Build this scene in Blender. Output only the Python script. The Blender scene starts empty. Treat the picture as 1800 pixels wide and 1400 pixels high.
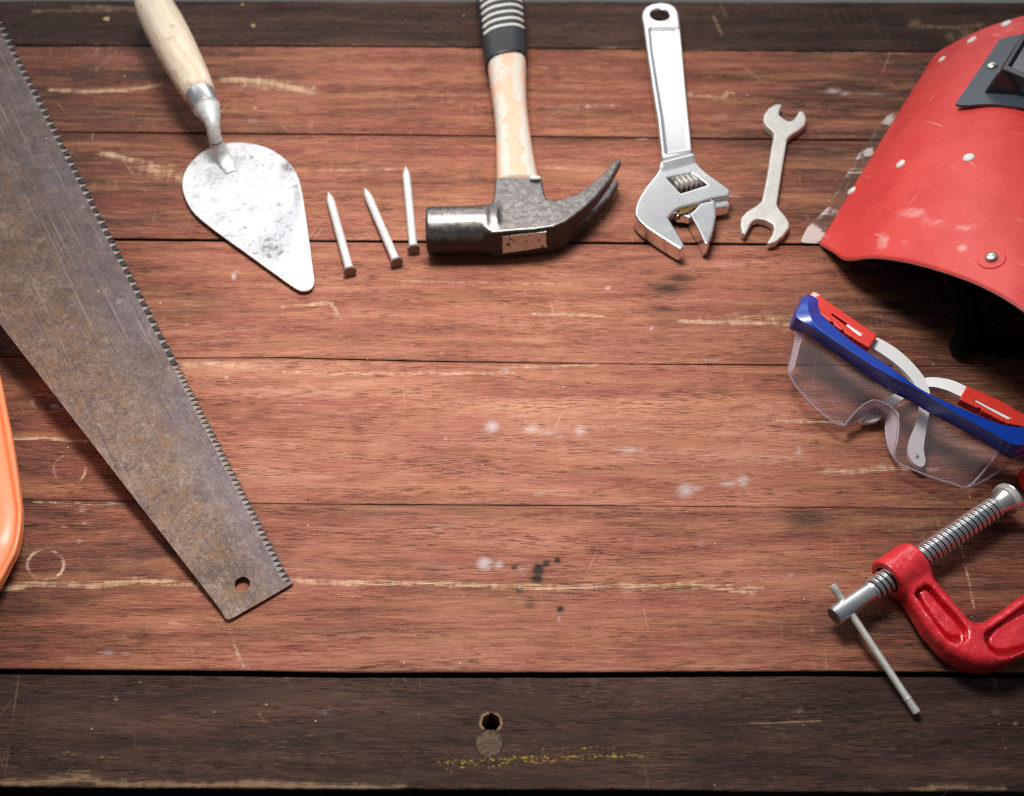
import bpy, bmesh, math, random
import numpy as np
from mathutils import Vector, Matrix
from mathutils.bvhtree import BVHTree

scene = bpy.context.scene
COL = scene.collection
R = math.radians
random.seed(4); rng = np.random.default_rng(7)

# ------------------------------------------------------------------ camera
F_PX, TILT, CAM_H, CAM_Y = 1890.0, 35.0, 0.52, -0.364
cam_d = bpy.data.cameras.new('camera'); cam = bpy.data.objects.new('camera', cam_d); COL.objects.link(cam)
cam.location = (0, CAM_Y, CAM_H); cam.rotation_euler = (R(TILT), 0, 0)
cam_d.sensor_width = 36.0; cam_d.lens = 36.0*F_PX/1800.0
cam_d.clip_start = 0.02; cam_d.clip_end = 50
cam_d.dof.use_dof = True; cam_d.dof.focus_distance = 0.60; cam_d.dof.aperture_fstop = 6.3
scene.camera = cam

# ------------------------------------------------------------------ light
world = bpy.data.worlds.new('World'); scene.world = world; world.use_nodes = True
wn = world.node_tree; wn.nodes.clear()
wo = wn.nodes.new('ShaderNodeOutputWorld'); wb = wn.nodes.new('ShaderNodeBackground')
wt = wn.nodes.new('ShaderNodeTexCoord'); ws = wn.nodes.new('ShaderNodeSeparateXYZ')
wm = wn.nodes.new('ShaderNodeMath'); wm.operation = 'MULTIPLY_ADD'; wm.inputs[1].default_value = 0.35; wm.inputs[2].default_value = 0.45
wr = wn.nodes.new('ShaderNodeValToRGB')
wr.color_ramp.elements[0].position = 0.15; wr.color_ramp.elements[0].color = (0.075, 0.074, 0.074, 1)
wr.color_ramp.elements[1].position = 0.85; wr.color_ramp.elements[1].color = (0.80, 0.83, 0.88, 1)
wn.links.new(wt.outputs['Generated'], ws.inputs[0]); wn.links.new(ws.outputs['Y'], wm.inputs[0])
wn.links.new(wm.outputs[0], wr.inputs[0]); wn.links.new(wr.outputs[0], wb.inputs['Color'])
wb.inputs['Strength'].default_value = 0.42
wn.links.new(wb.outputs[0], wo.inputs[0])

def area_lamp(name, loc, target, sx, sy, power, color):
    l = bpy.data.lights.new(name, 'AREA'); l.shape = 'RECTANGLE'; l.size = sx; l.size_y = sy
    l.energy = power; l.color = color
    o = bpy.data.objects.new(name, l); COL.objects.link(o); o.location = loc
    o.rotation_euler = (Vector(target)-Vector(loc)).to_track_quat('-Z', 'Y').to_euler()
    return o
k_ = area_lamp('overhead_softbox', (-0.04, 0.24, 0.64), (-0.07, -0.02, 0), 0.24, 0.16, 2.45, (1.0, 0.965, 0.93)); k_.data.spread = R(120)
area_lamp('window_light', (-0.50, 1.62, 1.04), (0, 0.15, 0), 2.6, 0.62, 9.2, (1.0, 0.99, 0.985))

scene.view_settings.view_transform = 'Standard'; scene.view_settings.look = 'None'
scene.view_settings.exposure = 0.12; scene.view_settings.gamma = 1.0
scene.render.engine = 'CYCLES'
try:
    scene.cycles.use_denoising = False
    scene.cycles.filter_width = 1.15
except Exception: pass
scene.cycles.max_bounces = 8; scene.cycles.transparent_max_bounces = 16
scene.cycles.caustics_reflective = False; scene.cycles.caustics_refractive = False
scene.cycles.sample_clamp_indirect = 4.0

# ------------------------------------------------------------------ geometry helpers
CT, ST = math.cos(R(TILT)), math.sin(R(TILT))
CAM = np.array([0, CAM_Y, CAM_H])
def ray(px, py):
    x = (px-900)/F_PX; y = -(py-700)/F_PX
    return np.array([x, y*CT+ST, y*ST-CT])
def P(px, py, z=0.0):
    d = ray(px, py); t = (z-CAM_H)/d[2]
    return CAM + d*t
def PP(px, py, p0, n):
    d = ray(px, py); t = np.dot(np.asarray(p0)-CAM, n)/np.dot(d, n)
    return CAM + d*t
def to_px(p):
    q = np.asarray(p)-CAM
    yc = q[..., 1]*CT+q[..., 2]*ST; zc = -q[..., 1]*ST+q[..., 2]*CT
    return 900+F_PX*q[..., 0]/-zc, 700-F_PX*yc/-zc

def catmull(pts, n=6, closed=False):
    pts = [np.asarray(p, float) for p in pts]; m = len(pts); out = []
    rngi = range(m) if closed else range(m-1)
    for i in rngi:
        if closed: a, b, c, d = pts[i-1], pts[i], pts[(i+1) % m], pts[(i+2) % m]
        else: a, b, c, d = pts[max(i-1, 0)], pts[i], pts[i+1], pts[min(i+2, m-1)]
        for k in range(n):
            t = k/n
            out.append(0.5*((2*b)+(c-a)*t+(2*a-5*b+4*c-d)*t*t+(3*b-a-3*c+d)*t**3))
    if not closed: out.append(pts[-1])
    return out

ROOT = {}
def thing(name, label, cat, loc=(0, 0, 0), group=None):
    o = bpy.data.objects.new(name, None); COL.objects.link(o); o.location = loc
    o.empty_display_size = 0.02
    o['label'] = label; o['category'] = cat
    if group: o['group'] = group
    ROOT[o] = np.array(loc, float)
    return o
def mesh_obj(name, V, Fc, mat, parent=None, smooth=True, label=None, autosmooth=None):
    V = np.asarray(V, float)
    off = ROOT[parent] if parent is not None else np.zeros(3)
    me = bpy.data.meshes.new(name)
    if isinstance(Fc, np.ndarray):
        nf, k = Fc.shape
        me.vertices.add(len(V)); me.vertices.foreach_set('co', (V-off).astype(np.float32).ravel())
        me.loops.add(nf*k); me.loops.foreach_set('vertex_index', Fc.astype(np.int32).ravel())
        me.polygons.add(nf); me.polygons.foreach_set('loop_start', (np.arange(nf)*k).astype(np.int32))
        me.update(calc_edges=True)
    else:
        me.from_pydata([tuple(v) for v in (V-off)], [], [tuple(int(i) for i in f) for f in Fc])
    if smooth:
        me.polygons.foreach_set('use_smooth', np.ones(len(me.polygons), bool))
    if autosmooth is not None:
        me.set_sharp_from_angle(angle=R(autosmooth))
    me.update()
    if mat is not None: me.materials.append(mat)
    o = bpy.data.objects.new(name, me); COL.objects.link(o)
    if parent is not None:
        o.parent = parent; ROOT[o] = off
    if label: o['label'] = label
    return o
def fix_normals(o):
    bm = bmesh.new(); bm.from_mesh(o.data); bmesh.ops.recalc_face_normals(bm, faces=bm.faces); bm.to_mesh(o.data); bm.free()
    return o

def frame_of(d):
    d = np.asarray(d, float); d = d/np.linalg.norm(d)
    up = np.array([0, 0, 1.0]) if abs(d[2]) < 0.995 else np.array([1.0, 0, 0])
    a = np.cross(up, d); a /= np.linalg.norm(a); b = np.cross(d, a)
    return d, a, b
def tube(path, radii, seg=20, flat=None, cap=True):
    """tube through 3D points; radii scalar or (ra, rb): ra sideways, rb upwards"""
    path = [np.asarray(p, float) for p in path]; V = []; Fc = []
    for i, p in enumerate(path):
        d = path[min(i+1, len(path)-1)]-path[max(i-1, 0)]
        d, a, b = frame_of(d)
        r = radii[i]; ra, rb = (r if isinstance(r, (tuple, list)) else (r, r))
        for k in range(seg):
            t = 2*math.pi*k/seg
            V.append(p+a*ra*math.cos(t)+b*rb*math.sin(t))
    n = len(path)
    for i in range(n-1):
        for k in range(seg):
            k2 = (k+1) % seg
            Fc.append((i*seg+k, i*seg+k2, (i+1)*seg+k2, (i+1)*seg+k))
    if cap:
        Fc.append(tuple(range(seg))[::-1]); Fc.append(tuple((n-1)*seg+k for k in range(seg)))
    return V, Fc
def lathe(A, B, prof, seg=32, rfun=None):
    """prof: (s, r) along A->B, s in metres"""
    A = np.asarray(A, float); B = np.asarray(B, float)
    d, a, b = frame_of(B-A); V = []; Fc = []
    for s, r in prof:
        for k in range(seg):
            t = 2*math.pi*k/seg
            rr = r if rfun is None else rfun(s, t, r)
            V.append(A+d*s+(a*math.cos(t)+b*math.sin(t))*rr)
    n = len(prof)
    for i in range(n-1):
        for k in range(seg):
            k2 = (k+1) % seg
            Fc.append((i*seg+k, i*seg+k2, (i+1)*seg+k2, (i+1)*seg+k))
    if prof[0][1] > 1e-5: Fc.append(tuple(range(seg))[::-1])
    if prof[-1][1] > 1e-5: Fc.append(tuple((n-1)*seg+k for k in range(seg)))
    return V, Fc
def fill_poly(pts2):
    """triangulate a polygon (list of 2D), with optional hole lists"""
    from mathutils.geometry import tessellate_polygon
    loops = pts2 if isinstance(pts2[0][0], (list, tuple, np.ndarray)) else [pts2]
    tr = tessellate_polygon([[Vector((p[0], p[1], 0)) for p in l] for l in loops])
    return [tuple(t) for t in tr]
def sheet(loops3, down):
    """closed slab: loops3 = outer loop + holes of 3D points, thickened by the vector down"""
    flat = [p for l in loops3 for p in l]; n = len(flat)
    tris = fill_poly([[(p[0], p[1]) for p in l] for l in loops3])
    V = [np.asarray(p, float) for p in flat]+[np.asarray(p, float)+np.asarray(down) for p in flat]
    Fc = list(tris)+[(c+n, b+n, a+n) for a, b, c in tris]
    o = 0
    for l in loops3:
        m = len(l)
        for i in range(m):
            j = (i+1) % m
            Fc.append((o+i, o+j, o+j+n, o+i+n))
        o += m
    return V, Fc

# ---- signed distance modelling
def sd_poly(X, Y, pts):
    pts = [np.asarray(p, float)[:2] for p in pts]; n = len(pts)
    d = np.full(X.shape, 1e9); s = np.ones(X.shape)
    for i in range(n):
        a = pts[i]; b = pts[i-1]
        ex, ey = b-a; wx = X-a[0]; wy = Y-a[1]
        t = np.clip((wx*ex+wy*ey)/(ex*ex+ey*ey+1e-18), 0, 1)
        bx = wx-ex*t; by = wy-ey*t
        d = np.minimum(d, bx*bx+by*by)
        c1 = Y >= a[1]; c2 = Y < b[1]; c3 = ex*wy > ey*wx
        s = np.where((c1 & c2 & c3) | (~c1 & ~c2 & ~c3), -s, s)
    return s*np.sqrt(d)
def ext(d2, Z, z0, z1, r=0.001):
    w = np.abs(Z-(z0+z1)/2)-(z1-z0)/2
    a = d2+r; b = w+r
    return np.minimum(np.maximum(a, b), 0)+np.sqrt(np.maximum(a, 0)**2+np.maximum(b, 0)**2)-r
def smin(a, b, k):
    h = np.clip(0.5+0.5*(b-a)/k, 0, 1); return b*(1-h)+a*h-k*h*(1-h)
def smax(a, b, k): return -smin(-a, -b, k)
def sd_cyl(X, Y, Z, A, B, r, rnd=0.0008):
    A = np.asarray(A); B = np.asarray(B); L = np.linalg.norm(B-A); d = (B-A)/L
    t = (X-A[0])*d[0]+(Y-A[1])*d[1]+(Z-A[2])*d[2]
    rx = X-A[0]-d[0]*t; ry = Y-A[1]-d[1]*t; rz = Z-A[2]-d[2]*t
    q = np.sqrt(rx*rx+ry*ry+rz*rz)-r; w = np.abs(t-L/2)-L/2
    a = q+rnd; b = w+rnd
    return np.minimum(np.maximum(a, b), 0)+np.sqrt(np.maximum(a, 0)**2+np.maximum(b, 0)**2)-rnd
def nets(v, org, h):
    """surface nets"""
    ins = v < 0
    nx, ny, nz = v.shape
    acc = np.zeros((nx-1, ny-1, nz-1, 3)); cnt = np.zeros((nx-1, ny-1, nz-1))
    cor = [(i, j, k) for i in (0, 1) for j in (0, 1) for k in (0, 1)]
    sl = lambda c: tuple(slice(c[a], c[a]+s-1) for a, s in enumerate((nx, ny, nz)))
    for c in cor:
        for ax in range(3):
            if c[ax]: continue
            c2 = list(c); c2[ax] = 1
            a = v[sl(c)]; b = v[sl(c2)]
            m = (a < 0) != (b < 0)
            t = np.where(m, a/np.where(m, a-b, 1), 0)
            for q in range(3):
                acc[..., q] += np.where(m, c[q]+(t if q == ax else 0), 0)
            cnt += m
    act = cnt > 0
    idx = np.full(act.shape, -1); idx[act] = np.arange(act.sum())
    cells = np.argwhere(act)
    V = (cells+acc[act]/cnt[act][:, None])*h+np.asarray(org)
    quads = []
    for ax in range(3):
        o1, o2 = [(1, 2), (2, 0), (0, 1)][ax]
        a = [slice(None)]*3; b = [slice(None)]*3
        a[ax] = slice(0, -1); b[ax] = slice(1, None)
        s1 = ins[tuple(a)]; s2 = ins[tuple(b)]
        m = s1 != s2
        I = np.argwhere(m)
        I = I[(I[:, o1] > 0) & (I[:, o2] > 0) & (I[:, o1] < v.shape[o1]-1) & (I[:, o2] < v.shape[o2]-1)]
        pos = s1[tuple(I.T)]
        def g(d1, d2):
            J = I.copy(); J[:, o1] -= d1; J[:, o2] -= d2; return idx[tuple(J.T)]
        q = np.stack([g(1, 1), g(0, 1), g(0, 0), g(1, 0)], 1)
        q[~pos] = q[~pos][:, ::-1]
        quads.append(q)
    return V, np.concatenate(quads)
class Grid:
    def __init__(s, lo, hi, h):
        s.h = h; s.lo = np.asarray(lo, float)
        n = np.ceil((np.asarray(hi)-s.lo)/h).astype(int)+1
        ax = [s.lo[i]+np.arange(n[i])*h for i in range(3)]
        s.X = ax[0][:, None, None]; s.Y = ax[1][None, :, None]; s.Z = ax[2][None, None, :]
        s.X2, s.Y2 = np.meshgrid(ax[0], ax[1], indexing='ij'); s.shape = tuple(n)
    def poly(s, pts): return sd_poly(s.X2, s.Y2, pts)[:, :, None]
    def mesh(s, v, name, mat, parent, label=None):
        v = np.broadcast_to(v, s.shape)
        V, Q = nets(np.ascontiguousarray(v), s.lo, s.h)
        return mesh_obj(name, V, Q, mat, parent, True, label)
def PX(pts, z): return [P(x, y, z) for x, y in pts]
def crop(pts, s, ox, oy): return [(ox+x/s, oy+y/s) for x, y in pts]

# ------------------------------------------------------------------ materials
class NT:
    def __init__(s, name):
        s.m = bpy.data.materials.new(name); s.m.use_nodes = True; s.t = s.m.node_tree; s.t.nodes.clear()
        s.out = s.t.nodes.new('ShaderNodeOutputMaterial')
    def set(s, sock, v):
        if isinstance(v, bpy.types.NodeSocket): s.t.links.new(v, sock)
        elif v is not None:
            if sock.type == 'RGBA' and len(v) == 3: v = (*v, 1)
            sock.default_value = v
    def math(s, op, a, b=None, c=None, clamp=False):
        n = s.t.nodes.new('ShaderNodeMath'); n.operation = op; n.use_clamp = clamp
        for i, v in enumerate((a, b, c)):
            if v is not None: s.set(n.inputs[i], v)
        return n.outputs[0]
    def coord(s, kind='Object'): return s.t.nodes.new('ShaderNodeTexCoord').outputs[kind]
    def sep(s, v):
        n = s.t.nodes.new('ShaderNodeSeparateXYZ'); s.set(n.inputs[0], v); return n.outputs
    def comb(s, x, y, z):
        n = s.t.nodes.new('ShaderNodeCombineXYZ')
        for i, v in enumerate((x, y, z)): s.set(n.inputs[i], v)
        return n.outputs[0]
    def noise(s, vec, scale=1, detail=4, rough=0.55, dist=0):
        n = s.t.nodes.new('ShaderNodeTexNoise'); s.set(n.inputs['Vector'], vec)
        n.inputs['Scale'].default_value = scale; n.inputs['Detail'].default_value = detail
        n.inputs['Roughness'].default_value = rough; n.inputs['Distortion'].default_value = dist
        return n.outputs['Fac']
    def voro(s, vec, scale=1, feature='F1', out='Distance'):
        n = s.t.nodes.new('ShaderNodeTexVoronoi'); n.feature = feature; s.set(n.inputs['Vector'], vec)
        n.inputs['Scale'].default_value = scale
        return n.outputs[out]
    def scale(s, vec, sx, sy, sz):
        n = s.t.nodes.new('ShaderNodeVectorMath'); n.operation = 'MULTIPLY'; s.set(n.inputs[0], vec); n.inputs[1].default_value = (sx, sy, sz)
        return n.outputs[0]
    def ramp(s, f, stops, interp='LINEAR'):
        n = s.t.nodes.new('ShaderNodeValToRGB'); s.set(n.inputs[0], f); cr = n.color_ramp; cr.interpolation = interp
        while len(cr.elements) < len(stops): cr.elements.new(0.5)
        for e, (p, c) in zip(cr.elements, stops):
            e.position = p; e.color = (*c, 1) if isinstance(c, tuple) else (c, c, c, 1)
        return n.outputs[0]
    def mix(s, f, a, b, mode='MIX'):
        n = s.t.nodes.new('ShaderNodeMix'); n.data_type = 'RGBA'; n.blend_type = mode; n.clamp_factor = True
        s.set(n.inputs[0], f); s.set(n.inputs[6], a); s.set(n.inputs[7], b)
        return n.outputs[2]
    def sstep(s, v, a, b):
        n = s.t.nodes.new('ShaderNodeMapRange'); n.interpolation_type = 'SMOOTHSTEP'; s.set(n.inputs[0], v)
        n.inputs[1].default_value = a; n.inputs[2].default_value = b
        return n.outputs[0]
    def attr(s, name):
        n = s.t.nodes.new('ShaderNodeAttribute'); n.attribute_name = name; return n
    def bump(s, h, dist=0.0003, strength=1.0):
        n = s.t.nodes.new('ShaderNodeBump'); s.set(n.inputs['Height'], h); n.inputs['Distance'].default_value = dist
        n.inputs['Strength'].default_value = strength
        return n.outputs[0]
    def pbr(s, color, rough=0.5, metal=0.0, normal=None, spec=None, coat=None, coat_rough=0.1, trans=None, sss=None):
        n = s.t.nodes.new('ShaderNodeBsdfPrincipled')
        s.set(n.inputs['Base Color'], color); s.set(n.inputs['Roughness'], rough); s.set(n.inputs['Metallic'], metal)
        if normal is not None: s.set(n.inputs['Normal'], normal)
        if spec is not None: s.set(n.inputs['Specular IOR Level'], spec)
        if coat is not None: n.inputs['Coat Weight'].default_value = coat; n.inputs['Coat Roughness'].default_value = coat_rough
        if trans is not None: n.inputs['Transmission Weight'].default_value = trans
        s.t.links.new(n.outputs[0], s.out.inputs[0]); s.b = n
        return s.m

def wood_material(name, ramp_stops, dark=False):
    n = NT(name); p = n.coord('Object'); x, y, z = n.sep(p)
    seed = n.attr('seed').outputs['Fac']; tone = n.attr('tone').outputs['Fac']
    xs = n.math('ADD', x, seed)
    base = n.comb(xs, y, seed)
    w1 = n.noise(n.scale(base, 3.5, 14, 1), 1, 2, 0.5)
    w2 = n.noise(n.scale(base, 24, 70, 1), 1, 2, 0.5)
    yy = n.math('ADD', y, n.math('MULTIPLY', n.math('SUBTRACT', w1, 0.5), 0.020))
    yy = n.math('ADD', yy, n.math('MULTIPLY', n.math('SUBTRACT', w2, 0.5), 0.0016))
    v = n.comb(xs, yy, seed)
    bands = n.noise(n.scale(v, 6, 110, 1), 1, 5, 0.62)
    fine = n.noise(n.scale(v, 42, 1050, 1), 1, 5, 0.78)
    fibre = n.noise(n.scale(v, 85, 2300, 4), 1, 3, 0.7)
    patch = n.noise(n.scale(base, 9, 30, 1), 1, 5, 0.65)
    t = n.math('ADD', n.math('MULTIPLY', bands, 0.50), n.math('MULTIPLY', patch, 0.50))
    t = n.math('ADD', t, n.math('MULTIPLY', n.math('SUBTRACT', fine, 0.5), 0.62))
    t = n.math('ADD', t, n.math('MULTIPLY', n.math('SUBTRACT', fibre, 0.5), 0.62))
    low = n.noise(n.scale(base, 4.5, 26, 21), 1, 4, 0.6)
    t = n.math('ADD', t, n.math('MULTIPLY', n.math('SUBTRACT', low, 0.5), 0.20))
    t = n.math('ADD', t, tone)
    col = n.ramp(t, ramp_stops)
    # rosier and yellower zones of the timber
    hue = n.noise(n.scale(v, 12, 90, 1), 1, 4, 0.6)
    col = n.mix(n.math('MULTIPLY', n.sstep(hue, 0.48, 0.68), 0.40), col, (0.082, 0.042, 0.029) if dark else (0.52, 0.225, 0.105))
    col = n.mix(n.math('MULTIPLY', n.sstep(hue, 0.50, 0.32), 0.40), col, (0.042, 0.020, 0.019) if dark else (0.34, 0.085, 0.062))
    # greyish worn veil in places
    veil = n.noise(n.scale(v, 18, 260, 12), 1, 4, 0.7); vz = n.noise(n.scale(base, 5, 12, 12), 1, 2, 0.5)
    vm = n.math('MULTIPLY', n.sstep(veil, 0.48, 0.66), n.sstep(vz, 0.40, 0.62))
    col = n.mix(n.math('MULTIPLY', vm, 0.45), col, (0.100, 0.058, 0.048) if dark else (0.46, 0.225, 0.15))
    # dark open pores, short dashes along the grain
    pore = n.noise(n.scale(v, 95, 1700, 3), 1, 3, 0.6)
    pm = n.noise(n.scale(v, 14, 130, 5), 1, 3, 0.6)
    pore = n.math('MULTIPLY', n.sstep(pore, 0.555, 0.66), n.sstep(pm, 0.40, 0.62))
    col = n.mix(n.math('MULTIPLY', pore, 0.55), col, (0.012, 0.009, 0.008) if dark else (0.095, 0.045, 0.036))
    # pale fibres on the worn surface
    wf = n.noise(n.scale(v, 150, 2300, 9), 1, 3, 0.6)
    wm_ = n.noise(n.scale(base, 11, 60, 8), 1, 4, 0.6)
    pale = n.math('MULTIPLY', n.sstep(wf, 0.56, 0.70), n.sstep(wm_, 0.42, 0.64))
    col = n.mix(n.math('MULTIPLY', pale, 0.55 if dark else 0.42), col, (0.30, 0.19, 0.11) if dark else (0.72, 0.40, 0.25))
    # faint saw marks across the grain
    sw = n.noise(n.scale(base, 330, 40, 2), 1, 2, 0.5); sm_ = n.noise(n.scale(base, 10, 30, 4), 1, 3, 0.6)
    saw = n.math('MULTIPLY', n.math('MULTIPLY', n.sstep(sw, 0.52, 0.72), n.sstep(sm_, 0.54, 0.66)), n.sstep(fine, .42, .6))
    col = n.mix(n.math('MULTIPLY', saw, 0.45), col, (0.20, 0.12, 0.07) if dark else (0.62, 0.33, 0.18))
    # hairline scratches at odd angles
    for k_, (ang, sx_, sy_) in enumerate([(0.9, 22, 520), (-1.15, 18, 460), (1.45, 14, 400)]):
        mp = n.t.nodes.new('ShaderNodeMapping'); mp.inputs['Rotation'].default_value = (0, 0, ang); mp.inputs['Location'].default_value = (k_*3.3, k_, 0)
        n.t.links.new(base, mp.inputs[0])
        q_ = n.noise(n.scale(mp.outputs[0], sx_, sy_, 1), 1, 1, .4); q2 = n.noise(n.scale(mp.outputs[0], 16, 30, 7), 1, 2, .5)
        m_ = n.math('MULTIPLY', n.sstep(q_, .745, .78), n.sstep(q2, .55, .66))
        col = n.mix(n.math('MULTIPLY', m_, .55), col, (0.26, 0.17, 0.10) if dark else (0.70, 0.42, 0.28))
    # painted-on marks (stains, worn places, chalk, paint flecks) given by attributes
    mk = n.attr('marks'); cr = n.t.nodes.new('ShaderNodeSeparateColor'); n.t.links.new(mk.outputs['Color'], cr.inputs[0])
    W, PL, DK = cr.outputs[0], cr.outputs[1], cr.outputs[2]
    YL = mk.outputs['Alpha']
    br = n.noise(n.scale(v, 70, 1500, 6), 1, 5, 0.75); br2 = n.noise(n.scale(base, 500, 1000, 6), 1, 3, 0.7)
    brv = n.noise(n.scale(base, 260, 60, 16), 1, 3, 0.6)
    dkm = n.math('MULTIPLY', DK, n.math('MULTIPLY_ADD', br, 2.4, -0.35), clamp=True)
    col = n.mix(dkm, col, (0.012, 0.009, 0.007) if dark else (0.036, 0.020, 0.013))
    pn_ = n.math('ADD', n.math('MULTIPLY_ADD', br, 3.6, -1.8), n.math('MULTIPLY_ADD', brv, 1.2, -.6))
    plm = n.math('MULTIPLY', n.sstep(n.math('ADD', PL, pn_), 0.30, 1.05), n.sstep(PL, .04, .40))
    col = n.mix(n.math('MULTIPLY', plm, 0.80), col, (0.34, 0.215, 0.12) if dark else (0.76, 0.52, 0.32))
    whm = n.sstep(n.math('ADD', W, n.math('MULTIPLY_ADD', br2, 1.0, -0.5)), 0.05, 1.45)
    whm = n.math('MULTIPLY', whm, n.sstep(W, .03, .35))
    col = n.mix(n.math('MULTIPLY', whm, 0.70), col, (0.72, 0.66, 0.67))
    ylm = n.sstep(n.math('ADD', YL, n.math('MULTIPLY_ADD', br2, 5.0, -3.1)), 0.35, 0.60)
    ylm = n.math('MULTIPLY', ylm, n.sstep(YL, 0.05, 0.3))
    col = n.mix(n.math('MULTIPLY', ylm, .85), col, (0.50, 0.36, 0.05))
    # tiny dust specks
    for sc_, thr_, k_ in ((95, .86, .055), (240, .93, .09)):
        vd = n.voro(n.scale(base, 1, 1, 0), sc_); vc = n.voro(n.scale(base, 1, 1, 0), sc_, out='Color')
        pick = n.sstep(n.sep(vc)[0], thr_, thr_+.02)
        rr = n.math('MULTIPLY_ADD', n.sep(vc)[1], k_, 0.010)
        sp = n.math('MULTIPLY', n.math('LESS_THAN', vd, rr), pick)
        col = n.mix(n.math('MULTIPLY', sp, 0.8), col, (0.78, 0.66, 0.58))
    h = n.math('ADD', n.math('MULTIPLY', fine, 0.6), n.math('MULTIPLY', fibre, 0.4))
    h = n.math('SUBTRACT', h, n.math('MULTIPLY', pore, 0.7))
    rough = n.math('MULTIPLY_ADD', fine, 0.3, 0.42 if not dark else 0.50)
    return n.pbr(col, rough, 0, n.bump(h, 0.0005, 1.0), spec=0.16 if dark else 0.24)

M_RED = wood_material('red_timber', [(0.10, (0.034, 0.018, 0.014)), (0.26, (0.092, 0.036, 0.022)), (0.40, (0.220, 0.073, 0.041)), (0.52, (0.375, 0.129, 0.077)), (0.64, (0.51, 0.214, 0.135)), (0.80, (0.66, 0.355, 0.24))])
M_DARK = wood_material('dark_timber', [(0.20, (0.012, 0.008, 0.007)), (0.42, (0.036, 0.020, 0.015)), (0.54, (0.072, 0.036, 0.027)), (0.68, (0.13, 0.064, 0.044)), (0.84, (0.22, 0.135, 0.08))], True)

def simple(name, color, rough=0.5, metal=0.0, var=0.12, nscale=180, bump=0.00008, **k):
    n = NT(name); p = n.coord('Object')
    f = n.noise(p, nscale, 5, 0.6); g = n.math('MULTIPLY_ADD', f, 2*var, 1-var)
    c = n.mix(1.0, (*color, 1), n.comb(g, g, g), 'MULTIPLY')
    rg = n.math('MULTIPLY_ADD', f, 0.2, rough-0.1, clamp=True)
    return n.pbr(c, rg, metal, n.bump(f, bump), **k)

# ------------------------------------------------------------------ workbench
X0, X1 = -0.50, 0.50
def seam(pts):
    w = [P(a, b, 0) for a, b in pts]
    w = [np.array([X0-0.1, w[0][1], 0])]+w+[np.array([X1+0.1, w[-1][1], 0])]
    xs = np.array([q[0] for q in w]); ys = np.array([q[1] for q in w])
    return lambda x: np.interp(x, xs, ys)
SEAMS = [  # (line, gap in metres) from far to near
    (seam([(0, 1), (900, 3), (1800, 5)]), None),
    (seam([(0, 80), (600, 81), (1200, 88), (1800, 93)]), 0.0018),
    (seam([(100, 232), (700, 237), (1480, 246)]), 0.0012),
    (seam([(200, 421), (700, 424), (1440, 430)]), 0.0025),
    (seam([(0, 628), (320, 630), (500, 629), (740, 635), (1050, 640), (1800, 645)]), 0.00045),
    (seam([(0, 878), (500, 886), (1000, 889), (1500, 893), (1800, 897)]), 0.00045),
    (seam([(0, 1180), (400, 1184), (600, 1187), (1000, 1187), (1400, 1184), (1800, 1187)]), 0.0027),
    (seam([(0, 1384), (900, 1388), (1300, 1391), (1800, 1393)]), None)]

def wob(x, s, amp):
    r = np.random.default_rng(s); y = np.zeros_like(x)
    for k in range(14):
        f = 20*1.45**k; y += np.sin(x*f+r.uniform(0, 7))*r.uniform(0.3, 1)/(1+0.25*k)
    return y*amp/3

# marks, placed where they lie on the bench
MK = []
def blob(ch, cx, cy, rx, ry, amp=1.0, ang=0, soft=1.0): MK.append(('b', ch, cx, cy, rx, ry, amp, R(ang), soft))
def streak(ch, pts, w, amp=1.0): MK.append(('l', ch, pts, w, amp))
def ring(ch, cx, cy, rx, ry, w, amp=1.0): MK.append(('r', ch, cx, cy, rx, ry, w, amp))
W_, P_, D_, Y_ = 0, 1, 2, 3
for a in [(865, 750, 13, 11, 1.1), (934, 754, 15, 8, .9), (962, 762, 18, 5, .7), (985, 766, 12, 5, .6), (1020, 757, 11, 10, .9), (940, 782, 6, 5, .6),
          (1105, 790, 26, 6, .75), (1205, 862, 16, 14, .95), (1222, 858, 20, 6, .7), (1280, 850, 18, 6, .8), (1306, 845, 11, 11, .95),
          (852, 991, 14, 12, 1.2), (877, 993, 9, 8, 1.0), (918, 1000, 12, 9, .45), (770, 930, 9, 9, .5), (866, 921, 6, 5, .4), (948, 869, 10, 5, .6),
          (888, 650, 10, 5, .75), (592, 555, 8, 6, .55), (575, 535, 12, 4, .5), (411, 487, 4, 7, 1.2), (417, 478, 6, 2, .7), (590, 548, 4, 12, .5),
          (1465, 160, 14, 5, 1.0), (1485, 165, 10, 4, .8), (1535, 166, 26, 3, .6), (1404, 792, 4, 12, .7), (1404, 797, 9, 4, .8), (983, 1088, 3, 6, .9),
          (1232, 960, 10, 9, .45), (95, 715, 8, 4, 1.2), (100, 716, 5, 4, 1.2), (88, 697, 10, 3, .9), (1550, 820, 10, 7, .6), (1585, 835, 10, 6, .5),
          (398, 664, 4, 3, 1.2), (190, 1148, 14, 4, .8), (220, 1150, 8, 3, .8), (260, 1154, 8, 2, .6), (1200, 245, 30, 2, .8), (1130, 244, 12, 2, .9),
          (145, 895, 8, 9, .55), (150, 920, 7, 4, .6), (140, 952, 5, 5, .7), (195, 885, 9, 5, .5), (113, 927, 7, 2, .8), (1270, 205, 14, 12, .35),
          (448, 190, 3, 2, 1.2), (700, 120, 12, 4, .4), (445, 213, 10, 4, .6), (570, 1252, 18, 8, .35), (1665, 285, 4, 5, .3), (783, 772, 4, 4, .7),
          (1750, 1250, 12, 8, .35), (1405, 1250, 12, 6, .4), (1068, 507, 6, 3, 1.2), (1145, 578, 3, 3, 1.3), (1250, 634, 22, 5, .45), (1390, 1010, 16, 7, .4)]:
    blob(W_, *a)
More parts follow.
